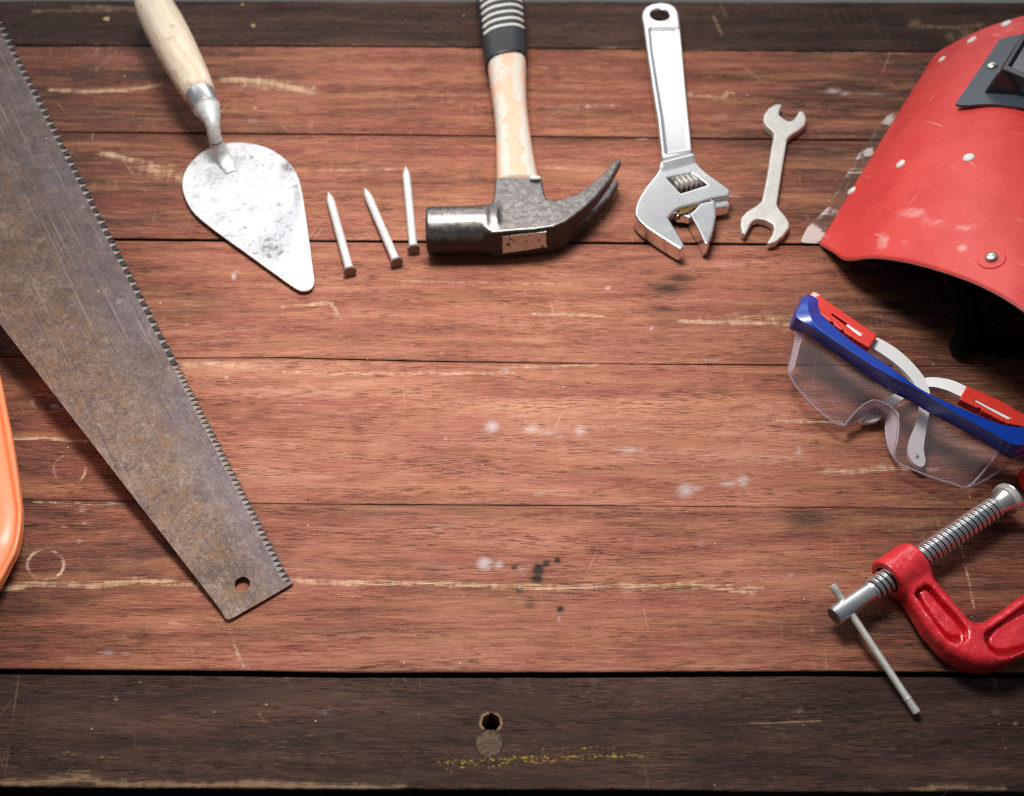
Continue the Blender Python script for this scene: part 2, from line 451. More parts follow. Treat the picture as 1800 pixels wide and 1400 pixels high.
for a in [(946, 1002, 8, 8, 2.6), (944, 1018, 8, 5, 2.4), (960, 992, 5, 4, 2.6), (980, 985, 4, 4, 2.4), (904, 998, 5, 3, 2.0), (913, 1036, 5, 5, 2.2), (985, 1071, 5, 4, 2.4), (932, 1065, 8, 6, .8),
          (1175, 508, 32, 10, 1.1), (1195, 490, 24, 7, 1.0), (1165, 544, 28, 6, .9), (1168, 565, 22, 44, .3), (1205, 575, 16, 40, .15),
          (1420, 912, 50, 18, .9), (1400, 930, 24, 10, .6), (1250, 540, 90, 10, .2), (500, 232, 60, 5, .5), (290, 236, 140, 5, .6), (150, 190, 60, 12, .3), (1270, 1290, 70, 60, .5), (835, 1245, 10, 10, .0), (480, 220, 60, 5, .5), (590, 190, 14, 60, .18), (640, 130, 20, 40, .15),
          (840, 300, 20, 6, .25), (830, 310, 3, 3, .8), (640, 590, 60, 8, .22), (545, 500, 20, 30, .2), (90, 710, 22, 14, .3),
          (975, 1035, 3, 2, .9), (580, 1118, 12, 5, .55), (250, 1118, 10, 18, .35), (400, 1215, 40, 12, .3), (420, 1310, 30, 12, .35)]:
    blob(D_, *a)
for pts, w, am in [([(-40, 1042), (0, 1038), (60, 1026), (160, 1030), (240, 1022), (340, 1029)], 6, .82), ([(500, 1020), (620, 1026), (760, 1026), (860, 1030), (980, 1034), (1120, 1030), (1220, 1026), (1320, 1042)], 5, .80),
                   ([(1100, 1040), (1250, 1030), (1330, 1036)], 8, .45), ([(90, 158), (150, 162), (230, 158), (280, 150)], 3.5, .9), ([(400, 140), (470, 146), (540, 160)], 7, .85), ([(430, 150), (500, 152)], 12, .5),
                   ([(180, 270), (250, 285), (300, 300)], 5, .7), ([(270, 300), (310, 312)], 12, .6), ([(230, 294), (340, 288)], 3, .4), ([(20, 772), (75, 770), (150, 776)], 3.5, .95), ([(60, 883), (240, 887)], 2.5, .7), ([(500, 628), (330, 632)], 2, .3),
                   ([(330, 640), (480, 646)], 7, .6), ([(500, 654), (580, 657), (900, 656)], 3, .7), ([(500, 541), (580, 533), (600, 560)], 3, .75), ([(700, 495), (1000, 500)], 3, .55), ([(940, 553), (1060, 556)], 3, .8),
                   ([(1200, 566), (1390, 570)], 4, .8), ([(1280, 556), (1390, 560)], 9, .4), ([(1050, 642), (900, 646)], 3, .6), ([(1360, 740), (1480, 742)], 3, .8), ([(1450, 830), (1520, 828), (1580, 822), (1640, 826)], 5, .8), ([(1320, 735), (1450, 738)], 3, .4),
                   ([(1200, 165), (1270, 172), (1280, 165)], 5, .6), ([(400, 1085), (410, 1130), (428, 1172)], 3, .6), ([(262, 1095), (254, 1120)], 3, .4), ([(1255, 30), (1268, 60)], 3, .9), ([(1266, 5), (1275, 28)], 3, .6),
                   ([(1600, 46), (1680, 48), (1720, 44)], 4, .7), ([(1685, 940), (1700, 1010), (1712, 1070)], 2, .7), ([(1448, 1135), (1454, 1175)], 2, .6), ([(1744, 1185), (1753, 1215)], 3.5, .7),
                   ([(130, 12), (250, 16), (60, 20)], 5, .6), ([(-40, 1378), (60, 1376), (150, 1368), (180, 1378), (330, 1382), (460, 1378), (560, 1382), (700, 1386)], 7, .95), ([(120, 1362), (150, 1358)], 8, .5),
                   ([(205, 1232), (200, 1222)], 3, .8), ([(455, 1255), (470, 1272)], 5, .5), ([(500, 1185), (510, 1205)], 4, .5), ([(1640, 1382), (1760, 1386)], 5, .8), ([(1520, 1386), (1640, 1388)], 3, .6), ([(1320, 1272), (1440, 1268)], 1.6, .9),
                   ([(300, 1095), (440, 1103)], 2.5, .5), ([(346, 560), (350, 640), (344, 700)], 1.6, .35), ([(770, 1070), (775, 1090)], 4, .3), ([(890, 1040), (910, 1055)], 9, .3), ([(1050, 84), (1600, 94)], 2.5, .55), ([(130, 77), (830, 79)], 2.2, .35),
                   ([(1230, 340), (1300, 345)], 3, .5), ([(960, 120), (1050, 118)], 3, .4), ([(990, 190), (1080, 185)], 6, .4), ([(960, 295), (1060, 300)], 3, .5), ([(560, 300), (690, 297)], 3, .5)]:
    streak(P_, pts, w, am)
for a in [(80, 993, 32, 26, 2.6, .95), (122, 826, 28, 26, 2.0, .65), (88, 708, 32, 16, 2.5, .7)]: ring(P_, *a)
ring(P_, 863, 1270, 17, 17, 3.5, 1.6); ring(W_, 80, 993, 31, 26, 2.2, .55); ring(W_, 124, 822, 28, 24, 1.6, .45)
for a in [(863, 1270, 17, 17, .9), (1608, 40, 12, 8, .9), (1700, 62, 22, 14, .7), (1670, 66, 10, 12, .7), (1710, 45, 28, 12, .5), (845, 1300, 40, 30, .25), (1785, 1272, 4, 4, 1.2)]: blob(P_, *a)
for a in [(577, 1253, 14, 3, .9), (600, 1291, 12, 3, .8), (187, 33, 8, 5, .6), (1608, 41, 6, 5, .9), (1480, 95, 60, 3, .3)]: blob(D_, *a)
for pts, w, am in [([(775, 1342), (830, 1338), (900, 1334), (1000, 1330), (1135, 1328)], 5, .80), ([(790, 1352), (900, 1342), (1040, 1332)], 5, .72), ([(900, 1318), (1080, 1313)], 2.5, .6), ([(110, 1322), (130, 1326)], 4, .6), ([(150, 1332), (200, 1331)], 2, .7), ([(980, 1350), (985, 1358)], 3, .6)]:
    streak(Y_, pts, w, am)
for x in range(470, 560, 9): blob(P_, x, 152+(x % 3), 5, 3, .8)

streak(D_, [(100, 235), (600, 238), (1480, 247)], 3, .5); streak(D_, [(0, 882), (500, 887), (900, 888), (1100, 891)], 2.4, .6); streak(D_, [(300, 631), (520, 630), (740, 635), (1040, 640)], 2.4, .6)
streak(D_, [(200, 425), (1440, 433)], 3, .4); streak(D_, [(0, 1180), (1800, 1184)], 3, .5); streak(D_, [(500, 723), (600, 732)], 2, .4)
def paint(X, Y):
    px, py = to_px(np.stack([X, Y, np.zeros_like(X)], -1))
    out = np.zeros(X.shape+(4,), np.float32)
    for m in MK:
        if m[0] == 'b':
            _, ch, cx, cy, rx, ry, amp, an, soft = m
            dx = px-cx; dy = py-cy
            u = (dx*math.cos(an)+dy*math.sin(an))/rx; v = (-dx*math.sin(an)+dy*math.cos(an))/ry
            val = amp*np.exp(-(u*u+v*v)*0.9)
        elif m[0] == 'l':
            _, ch, pts, w, amp = m
            d = np.full(X.shape, 1e9)
            for (ax, ay), (bx, by) in zip(pts[:-1], pts[1:]):
                ex, ey = bx-ax, by-ay
                t = np.clip(((px-ax)*ex+(py-ay)*ey)/(ex*ex+ey*ey), 0, 1)
                d = np.minimum(d, np.hypot((px-ax-ex*t)*0.45 if abs(ex) > abs(ey) else px-ax-ex*t, py-ay-ey*t))
            val = amp*np.exp(-(d/w)**2*0.8)
        else:
            _, ch, cx, cy, rx, ry, w, amp = m
            q = np.hypot((px-cx)/rx, (py-cy)/ry)
            th = np.arctan2(py-cy, px-cx)
            val = amp*np.exp(-((q-1)*min(rx, ry)/w)**2)*(0.75+0.35*np.sin(th*2+1)+0.2*np.sin(th*5))
        out[..., ch] = np.maximum(out[..., ch], val)
    return out

def edge_shade_at(X, Y, i):
    """fall-off of light painted into the boards: paler middle, darker towards their ends"""
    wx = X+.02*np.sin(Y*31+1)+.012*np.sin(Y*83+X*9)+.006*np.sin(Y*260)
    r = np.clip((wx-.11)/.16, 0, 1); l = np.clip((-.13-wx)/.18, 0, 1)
    return -(.25*r*r*(3-2*r)+.20*l*l*(3-2*l))*(1 if 0 < i < 6 else .45)  # shade towards both sides is put into the wood tone
bench = thing('workbench', 'worn workbench of wide red brown planks between two dark planks, under all the tools', 'table')
STEP = 0.001
nxg = int((X1-X0)/STEP)+1
gx0 = np.linspace(X0, X1, nxg)
HOLE = P(863, 1270)[:2]; PLUG = P(860, 1307)[:2]
plank_objs = []
for i in range(7):
    top, gt = SEAMS[i]; bot, gb = SEAMS[i+1]
    gx = gx0 if i < 6 else np.unique(np.concatenate([gx0, np.arange(HOLE[0]-.009, HOLE[0]+.009, .00025)]))
    nxg = len(gx)
    yt = top(gx)-(gt/2 if gt else 0)+wob(gx, 10+i, 0.00022 if i > 0 else 0.0006)*(0.4 if gt and gt < .0005 else 1)
    yb = bot(gx)+(gb/2 if gb else 0)+wob(gx, 30+i, 0.00022 if i < 6 else 0.0005)*(0.4 if gb and gb < .0005 else 1)
    ny = int(np.mean(yt-yb)/STEP)
    tt = np.linspace(0, 1, ny)
    if i == 6:
        tt = np.unique(np.concatenate([tt, (np.arange(PLUG[1]-.009, HOLE[1]+.006, .00025)-np.mean(yb))/np.mean(yt-yb)]))
    e = 0.00045/np.mean(yt-yb); eb = e*(.3 if gb and gb < .0005 else 1); et = e*(.3 if gt and gt < .0005 else 1)
    rows = np.concatenate([[0, 0, 0], [eb], tt[1:-1], [1-et], [1, 1, 1]])
    zr = np.zeros(len(rows)); zr[0] = zr[-1] = -0.022; zr[1] = zr[-2] = -.0016; zr[2] = -0.00045 if eb == e else -.00012; zr[-3] = -0.00045 if et == e else -.00012
    X = np.repeat(gx[:, None], len(rows), 1); Y = yb[:, None]*(1-rows)+yt[:, None]*rows
    Z = np.repeat(zr[None, :], nxg, 0).copy()
    tilt = [0, .0001, -.00015, .0002, -.0001, .0001, -.0002][i]
    Z += tilt
    # shallow cupping and wear
    r2 = np.random.default_rng(i)
    for k in range(4): Z += 0.00008*np.sin(X*r2.uniform(5, 40)+Y*r2.uniform(20, 160)+r2.uniform(0, 6))
    if i == 6:
        th_ = np.arctan2(Y-HOLE[1], X-HOLE[0]); dh = np.hypot(X-HOLE[0], Y-HOLE[1])+0.00018*np.sin(th_*7)+.0002*np.sin(th_*17+1)*np.clip(np.sin(th_), 0, 1)
        Z = np.where(dh < 0.0043, -0.018, Z)
        dp = np.hypot(X-PLUG[0], Y-PLUG[1]); Z = np.where(dp < 0.0068, -0.003, Z)
    ids = np.arange(nxg*len(rows)).reshape(nxg, len(rows))
    q = np.stack([ids[:-1, :-1], ids[1:, :-1], ids[1:, 1:], ids[:-1, 1:]], -1).reshape(-1, 4)
    o = mesh_obj('plank', np.stack([X, Y, Z], -1).reshape(-1, 3), q, M_DARK if i in (0, 6) else M_RED, bench, True,
                 autosmooth=50)
    if i == 0: o['label'] = 'dark brown plank along the far edge of the bench'
    elif i == 6: o['label'] = 'dark brown plank along the near edge with a drilled hole and a wooden plug'
    mk = paint(X, Y)
    mk[:, [0, 1, -2, -1], 2] = 2.2; mk[:, [0, 1, -2, -1], 1] = 0                  # joint walls coloured dark
    mk = mk.reshape(-1, 4)
    ca = o.data.color_attributes.new('marks', 'FLOAT_COLOR', 'POINT'); ca.data.foreach_set('color', mk.ravel())
    ta = o.data.attributes.new('tone', 'FLOAT', 'POINT'); ta.data.foreach_set('value', (np.array([.02, -.04, -.03, .02, .065, -.015, .0][i])+edge_shade_at(X, Y, i).ravel()).astype(np.float32))
    sa = o.data.attributes.new('seed', 'FLOAT', 'POINT')
    sa.data.foreach_set('value', np.full(len(mk), [3.1, 1.7, 5.3, 0.0, 0.0, 8.9, 7.7][i], np.float32))
    plank_objs.append(o)
# plug, screw heads
def plug_mat():
    n = NT('plug_wood'); p = n.coord('Object'); mp = n.t.nodes.new('ShaderNodeMapping'); mp.vector_type = 'POINT'
    mp.inputs['Location'].default_value = (-PLUG[0], -PLUG[1], 0); n.t.links.new(p, mp.inputs[0]); q = n.sep(mp.outputs[0])
    rr_ = n.math('SQRT', n.math('ADD', n.math('MULTIPLY', q[0], q[0]), n.math('MULTIPLY', q[1], q[1])))
    an = n.math('ARCTAN2', q[1], q[0])
    f = n.noise(n.comb(n.math('MULTIPLY', an, 3.2), n.math('MULTIPLY', rr_, 260), 0), 1, 4, .8); g_ = n.noise(p, 700, 4, .8)
    c = n.mix(n.sstep(n.math('ADD', n.math('MULTIPLY', f, .5), n.math('MULTIPLY', g_, .5)), .36, .64), (.050, .034, .025, 1), (.235, .165, .115, 1))
    e = n.sstep(n.math('ADD', rr_, n.math('MULTIPLY_ADD', g_, .0016, -.0008)), .0056, .0068)
    c = n.mix(n.math('MULTIPLY', e, .8), c, (.030, .020, .015, 1))
    return n.pbr(c, .85, 0, n.bump(f, .0008), spec=.15)
m_plug = plug_mat()
V, Fc = lathe((PLUG[0], PLUG[1], -0.004), (PLUG[0], PLUG[1], 1), [(0, .0070), (.0036, .0070), (.0039, .0066), (.00395, 0.0)], 28, lambda s, t, r: r*(1+.03*math.sin(3*t+1)))
mesh_obj('plug', V, Fc, m_plug, plank_objs[6], autosmooth=30)
m_brass = simple('old_brass', (0.42, 0.30, 0.15), 0.45, 0.9)
for x, y, r in [(445, 46, .0022), (187, 34, .003), (426, 9, .0016)]:
    q = P(x, y, 0)
    V, Fc = lathe((q[0], q[1], -0.001), (q[0], q[1], 1), [(0, r), (.0013, r), (.0017, r*.7), (.0018, 0)], 14)
    mesh_obj('screw_head', V, Fc, m_brass, plank_objs[0])
# underframe: dark board in front, rails
m_frame = simple('dark_underframe', (0.022, 0.018, 0.016), 0.8, 0, 0.3, 60)
def box(x0, x1, y0, y1, z0, z1):
    V = [(x, y, z) for x in (x0, x1) for y in (y0, y1) for z in (z0, z1)]
    return V, [(0, 1, 3, 2), (4, 6, 7, 5), (0, 4, 5, 1), (2, 3, 7, 6), (0, 2, 6, 4), (1, 5, 7, 3)]
yb = SEAMS[7][0](0.0)
mesh_obj('front_rail', *box(X0, X1, yb-0.06, yb-0.004, -0.10, -0.012), m_frame, bench, False)
mesh_obj('support_board', *box(X0+.01, X1-.01, yb, SEAMS[0][0](0.0)-.02, -0.06, -0.024), m_frame, bench, False)
yt0 = SEAMS[0][0](0.0)
m_leg = m_frame
for x in (X0+.04, X1-.10):
    for y in (yb+.02, yt0-.10):
        mesh_obj('leg', *box(x, x+.06, y, y+.06, -0.748, -0.061), m_leg, bench, False)
# floor under and behind the bench
m_floor = simple('pale_floor', (0.44, 0.45, 0.42), 0.85, 0, 0.15, 6)
fl = mesh_obj('floor', [(-3, -3, -.75), (3, -3, -.75), (3, 4, -.75), (-3, 4, -.75)], [(0, 1, 2, 3)], m_floor)
fl['kind'] = 'structure'

# ------------------------------------------------------------------ metals
def metal(name, base, base2, rough=0.3, nsc=120, specks=None, metalness=1.0, streakv=None, bumpd=0.0001, lo=.35, hi=.65, rv=.25):
    n = NT(name); p = n.coord('Object')
    f = n.noise(p, nsc, 6, 0.65); g = n.noise(p, nsc*6, 4, 0.6)
    t = n.math('ADD', n.math('MULTIPLY', f, 0.7), n.math('MULTIPLY', g, 0.3))
    c = n.mix(n.sstep(t, lo, hi), (*base, 1), (*base2, 1))
    met = metalness
    if specks:
        sp = n.noise(p, specks[1], 3, 0.7); m = n.sstep(sp, specks[2], specks[2]+0.06)
        c = n.mix(m, c, (*specks[0], 1)); met = n.math('MULTIPLY_ADD', m, -metalness, metalness, clamp=True)
    r = n.math('MULTIPLY_ADD', t, rv, rough-rv/2, clamp=True)
    return n.pbr(c, r, met, n.bump(t, bumpd))
M_CHROME = metal('satin_chrome', (0.80, 0.80, 0.80), (0.88, 0.88, 0.87), 0.27, 30, rv=.08, metalness=1.0, bumpd=.00003)
M_STEEL = metal('plated_steel', (0.70, 0.71, 0.68), (0.84, 0.84, 0.79), 0.40, 260, ((0.34, 0.30, 0.25), 500, 0.70), metalness=.55)
M_ZINC = metal('zinc_thread', (0.72, 0.78, 0.79), (0.92, 0.93, 0.92), 0.30, 60, metalness=.85, bumpd=.00001, rv=.06)
M_NAIL = metal('bright_nail', (0.82, 0.84, 0.83), (0.90, 0.91, 0.89), 0.45, 120, metalness=.35)
M_NAIL = metal('galvanised_nail', (0.74, 0.77, 0.76), (0.88, 0.89, 0.87), 0.45, 300, ((.42, .36, .24), 190, .64), metalness=.4)
M_NAILHEAD = metal('nail_head', (0.16, 0.12, 0.10), (0.34, 0.30, 0.27), 0.5, 500, metalness=.7)
M_DULL = metal('dull_spanner', (0.70, 0.69, 0.63), (0.82, 0.81, 0.75), 0.45, 90, ((0.34, 0.22, 0.13), 160, 0.70), metalness=.6)
M_HAMMER0 = metal('forged_steel', (0.17, 0.155, 0.15), (0.34, 0.315, 0.305), 0.38, 300, ((0.66, 0.62, 0.57), 560, 0.655), metalness=1.0, lo=.34, hi=.68, bumpd=.00012, rv=.18)
def hammer_mat():
    """steel ground bright on the cheeks, with shade painted black on sides and underside"""
    n = NT('forged_hammer_steel'); p = n.coord('Object')
    f = n.noise(p, 260, 6, .7); g_ = n.noise(p, 620, 3, .7); s_ = n.noise(p, 420, 4, .75); lo_ = n.noise(p, 60, 3, .5)
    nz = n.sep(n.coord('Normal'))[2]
    lit_wear = n.sstep(n.math('ADD', nz, n.math('MULTIPLY_ADD', f, .7, -.35)), .25, .75)  # upward faces bright as ground steel, the rest painted as in shade
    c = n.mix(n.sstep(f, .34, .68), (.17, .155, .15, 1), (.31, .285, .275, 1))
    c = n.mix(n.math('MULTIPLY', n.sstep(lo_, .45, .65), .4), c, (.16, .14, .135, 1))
    c = n.mix(lit_wear, (.022, .020, .019, 1), c)
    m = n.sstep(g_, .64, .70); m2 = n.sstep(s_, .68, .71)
    mm = n.math('MAXIMUM', n.math('MULTIPLY', m, n.math('MULTIPLY_ADD', lit_wear, .7, .08)), n.math('MULTIPLY', m2, .8))
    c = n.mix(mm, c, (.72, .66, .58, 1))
    met = n.math('MULTIPLY', lit_wear, n.math('SUBTRACT', 1.0, n.math('MULTIPLY', mm, .8)))
    return n.pbr(c, n.math('MULTIPLY_ADD', f, .2, .30), met, n.bump(f, .0002), spec=.4)
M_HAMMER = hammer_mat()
M_BLACK = simple('black_rubber', (0.022, 0.024, 0.026), 0.42, 0, 0.25, 300)
M_BLACKPL = simple('black_plastic', (0.020, 0.022, 0.028), 0.25, 0, 0.2, 60, 0.00004)

# ------------------------------------------------------------------ hand saw
def saw_material():
    n = NT('rusty_saw_steel'); p = n.coord('Object'); x, y, z = n.sep(p)
    # coordinates along and across the blade
    d = n.attr('across').outputs['Fac']
    f = n.noise(p, 40, 7, 0.75); g = n.noise(p, 380, 6, 0.8); h = n.noise(p, 1300, 3, 0.8)
    t = n.math('ADD', n.math('MULTIPLY', f, .42), n.math('ADD', n.math('MULTIPLY', g, .40), n.math('MULTIPLY', h, .26)))
    t = n.math('MULTIPLY_ADD', n.math('SUBTRACT', t, .53), 2.2, .46)
    c = n.ramp(t, [(0.12, (0.034, 0.021, 0.019)), (0.34, (0.090, 0.057, 0.045)), (0.50, (0.160, 0.108, 0.084)), (0.64, (0.255, 0.185, 0.145)), (0.84, (0.46, 0.37, 0.31))])
    rust = n.noise(p, 120, 6, 0.8)
    c = n.mix(n.math('MULTIPLY', n.sstep(rust, .49, .60), .62), c, (0.215, 0.118, 0.052, 1))
    c = n.mix(n.math('MULTIPLY', n.sstep(n.noise(p, 34, 6, .75), .52, .66), .5), c, (0.085, 0.058, 0.052, 1))
    blue = n.noise(p, 18, 3, 0.5)
    bl = n.math('MULTIPLY', n.sstep(d, .40, .85), n.math('MULTIPLY_ADD', blue, 1.3, .0), clamp=True)
    c = n.mix(n.math('MULTIPLY', bl, .62), c, n.ramp(n.noise(p, 90, 5, .7), [(.35, (0.065, 0.055, 0.072)), (.65, (0.20, 0.175, 0.22))]))
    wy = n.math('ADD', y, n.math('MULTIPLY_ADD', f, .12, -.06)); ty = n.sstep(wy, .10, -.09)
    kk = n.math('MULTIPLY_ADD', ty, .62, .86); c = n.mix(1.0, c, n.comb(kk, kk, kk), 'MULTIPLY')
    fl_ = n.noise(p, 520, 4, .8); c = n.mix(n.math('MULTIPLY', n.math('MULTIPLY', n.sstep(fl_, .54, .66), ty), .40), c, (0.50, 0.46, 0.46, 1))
    # long rusty run down the blade
    rx = n.attr('run').outputs['Fac']
    rn = n.noise(p, 220, 4, .7)
    c = n.mix(n.math('MULTIPLY', n.math('MULTIPLY', rx, n.sstep(rn, .40, .62)), .7), c, (0.26, 0.145, 0.058, 1))
    pl = n.noise(n.scale(p, 1, 1, 1), 60, 6, .75)
    c = n.mix(n.math('MULTIPLY', n.sstep(pl, .58, .70), .45), c, (0.36, 0.335, 0.32, 1))
    mp = n.t.nodes.new('ShaderNodeMapping'); mp.inputs['Rotation'].default_value = (0, 0, -SAW_ANG); n.t.links.new(p, mp.inputs[0])
    s1 = n.noise(n.scale(mp.outputs[0], 7, 620, 1), 1, 3, .6); s2 = n.noise(n.scale(mp.outputs[0], 12, 60, 1), 1, 3, .6)
    c = n.mix(n.math('MULTIPLY', n.math('MULTIPLY', n.sstep(s1, .54, .70), n.sstep(s2, .42, .62)), .42), c, (0.42, 0.38, 0.36, 1))
    c = n.mix(n.math('MULTIPLY', n.sstep(s1, .46, .30), .40), c, (0.060, 0.042, 0.036, 1))
    # white dust dots
    vd = n.voro(p, 70); vc = n.voro(p, 70, out='Color')
    sp = n.math('MULTIPLY', n.math('LESS_THAN', vd, .03), n.sstep(n.sep(vc)[0], .86, .88))
    c = n.mix(sp, c, (0.8, 0.8, 0.78, 1))
    r = n.math('MULTIPLY_ADD', t, .22, .46)
    return n.pbr(c, r, 0.0, n.bump(t, .0004), spec=.28)
tipA = P(512, 1022, .0026)
u = P(0, 30, .03)-tipA; u[2] = 0; u /= np.linalg.norm(u)
SL = 0.10
nrm = np.array([-SL*u[0], -SL*u[1], 1.0]); nrm /= np.linalg.norm(nrm)
SAW_ANG = math.atan2(u[1], u[0])
M_SAW = saw_material()
saw = thing('hand_saw', 'large rusty hand saw blade with toothed right edge and a hole near its tip', 'saw', tuple(P(200, 700, 0)))
S = lambda x, y: PP(x, y, tipA, nrm)
eA = S(512, 1018); eB = S(0, 30); ed = eB-eA; L = np.linalg.norm(ed); ed /= L
Lext = L+0.14
spA = S(400, 1088); spB = S(0, 570); sd = spB-spA; LS = np.linalg.norm(sd); sd /= LS
inw = np.cross(nrm, ed);
if np.dot(inw, spA-eA) < 0: inw = -inw
inw /= np.linalg.norm(inw)
pitch = 0.0034; depth = 0.0045
nt = int(Lext/pitch)
teeth_base = []
for k in range(nt): teeth_base.append(eA+ed*(k*pitch)+inw*depth)
outer = []
outer += [S(400, 1088), S(394, 1083), S(388, 1073)][:2]
far_sp = spA+sd*(LS+0.12)
far_ed = eA+ed*Lext+inw*depth
# walk: spine near -> far, then teeth line far -> near (gullet points), tip, bottom edge
loop = [S(388, 1073)]+[spA+sd*(LS+0.12)*t for t in np.linspace(.04, 1, 24)]
loop += [far_ed]
loop += teeth_base[::-1][1:]
loop += [S(513, 1021), S(515, 1024), S(512, 1027), S(470, 1052), S(410, 1086), S(403, 1089), S(396, 1087)]
loop[-0:]
hc = S(426, 1027); hr = .0040
hole = [hc+(ed*math.cos(a)+inw*math.sin(a))*hr for a in np.linspace(0, 2*math.pi, 28, endpoint=False)]
V, Fc = sheet([loop, hole], -nrm*0.0011)
# refine for attributes: use grid of subdivision
bm = bmesh.new(); vs = [bm.verts.new(v) for v in V]
for f in Fc:
    try: bm.faces.new([vs[i] for i in f])
    except ValueError: pass
bmesh.ops.recalc_face_normals(bm, faces=bm.faces)
for k in range(16):
    big = [e for e in bm.edges if e.calc_length() > .012]
    if not big: break
    bmesh.ops.subdivide_edges(bm, edges=big, cuts=1, use_grid_fill=False)
    bmesh.ops.triangulate(bm, faces=[f for f in bm.faces if len(f.verts) > 3])
V = [np.array(v.co) for v in bm.verts]; bm.verts.index_update(); Fc = [[v.index for v in f.verts] for f in bm.faces]; bm.free()
blade = mesh_obj('blade', V, Fc, M_SAW, saw, False)
va = np.array(V); acr = []; run = []
rp = [S(272, 720), S(290, 790), S(300, 860), S(312, 930), S(345, 990)]
for v in va:
    a_ = np.dot(v-eA, inw); lgt = np.dot(v-eA, ed)
    s_at = np.dot(spA+sd*max(0, lgt)-eA, inw)
    acr.append(1-min(1, max(0, a_/max(s_at, .01))))
    dd = min(np.linalg.norm(v-(rp[i]+(rp[i+1]-rp[i])*t)) for i in range(4) for t in np.linspace(0, 1, 5))
    run.append(math.exp(-(dd/.0035)**2))
for nm, ar in (('across', acr), ('run', run)):
    a_ = blade.data.attributes.new(nm, 'FLOAT', 'POINT'); a_.data.foreach_set('value', np.array(ar, np.float32))
# teeth: alternately set up and down, the 300 nearest as one joined row is kept as parts of the blade
M_TOOTH = metal('filed_tooth', (0.20, 0.165, 0.15), (0.34, 0.29, 0.27), 0.6, 300, metalness=.0)
M_TOOTH_SHADE = metal('shaded_tooth', (0.010, 0.010, 0.009), (0.024, 0.022, 0.020), 0.7, 300, metalness=.0)  # shaded copy of the tooth steel, shadow put into its colour
for k in range(nt-1):
    b0 = eA+ed*(k*pitch)+inw*depth; b1 = eA+ed*((k+1)*pitch)+inw*depth
    far = k*pitch > .150
    sgn = 1 if k % 2 == 0 else -1
    tip = eA+ed*(k*pitch+pitch*0.22)+nrm*(sgn*0.0003)+inw*(0.0 if sgn > 0 else .0002)
    if far and sgn < 0: tip = tip-nrm*.0005+inw*.0006
    b0 = b0+ed*(.0001); b1 = b1-ed*.0001
    th = nrm*.0010; dn = nrm*.0004
    # filed bevel behind the point, its shadow painted dark to fill the gullet
    g0 = b1-dn; g1 = tip+ed*.00012-dn+inw*.0002; g2 = eA+ed*((k+1)*pitch+pitch*.02)-nrm*.0009+inw*(.0008+.0004*(k % 2))
    Vt = [b0, b1, tip, b0-th, b1-th, tip-th*.8, g0, g1, g2, g0-th, g1-th, g2-th*.6]
    to = mesh_obj('tooth', Vt, [(0, 1, 2), (5, 4, 3), (0, 3, 4, 1), (1, 4, 5, 2), (2, 5, 3, 0), (6, 8, 7), (9, 10, 11), (6, 9, 11, 8), (8, 11, 10, 7), (7, 10, 9, 6)], M_TOOTH_SHADE if far and sgn < 0 else M_TOOTH, blade, False)
    to.data.materials.append(M_TOOTH_SHADE)
    for f_ in to.data.polygons:
        if f_.index >= 5: f_.material_index = 1
# wooden handle beyond the frame
m_beech = simple('beech_handle', (0.40, 0.22, 0.10), 0.5, 0, 0.25, 80)
hb = (far_ed+far_sp)/2+ed*.05
V, Fc = tube([hb-ed*.02+np.array([0, 0, .0]), hb+ed*.03, hb+ed*.08+inw*.01, hb+ed*.11+inw*.02], [(.05, .011), (.052, .0125), (.045, .0125), (.03, .011)], 28)
mesh_obj('handle', V, Fc, m_beech, saw)

# ------------------------------------------------------------------ trowel
def trowel_material():
    n = NT('worn_trowel_steel'); p = n.coord('Object')
    f = n.noise(p, 45, 6, .7); g = n.noise(p, 260, 5, .7)
    t = n.math('ADD', n.math('MULTIPLY', f, .6), n.math('MULTIPLY', g, .4))
    dk = n.attr('grime').outputs['Fac']
    c = n.ramp(t, [(.30, (.26, .27, .30)), (.41, (.54, .55, .58)), (.49, (.76, .77, .78)), (.59, (.88, .88, .88))])
    m = n.sstep(n.math('ADD', n.math('MULTIPLY', dk, .55), n.math('MULTIPLY_ADD', g, 1.8, -.9)), .34, .62)
    m2 = n.sstep(n.math('ADD', n.math('MULTIPLY', dk, .8), n.math('MULTIPLY_ADD', f, 1.8, -.9)), .12, .62)
    c = n.mix(n.math('MULTIPLY', m2, .60), c, (.33, .34, .39, 1))
    c = n.mix(n.math('MULTIPLY', m, .85), c, (.16, .13, .13, 1))
    pit = n.noise(p, 190, 4, .75)
    pm = n.sstep(pit, .60, .68)
    c = n.mix(n.math('MULTIPLY', pm, .8), c, (.20, .18, .17, 1))
    r = n.math('MULTIPLY_ADD', t, .35, .34)
    return n.pbr(c, r, .6, n.bump(t, .0004))
M_TROWEL = trowel_material()
trowel = thing('brick_trowel', 'pointed brick trowel with pale wooden handle and scuffed steel blade', 'trowel', tuple(P(430, 380, 0)))
tb = [(402, 252), (440, 253), (475, 263), (505, 284), (522, 308), (530, 335), (537, 380), (544, 430), (550, 478), (552, 495), (547, 507), (535, 511), (520, 507), (480, 479), (430, 443), (380, 407), (345, 378), (329, 355), (321, 328), (325, 304), (340, 282), (362, 264)]
tbs = [P(x, y, .004) for x, y in catmull(tb, 5, True)]
GT = Grid((-.26, -.0, -.001), (-.10, .17, .008), .0005) if False else None
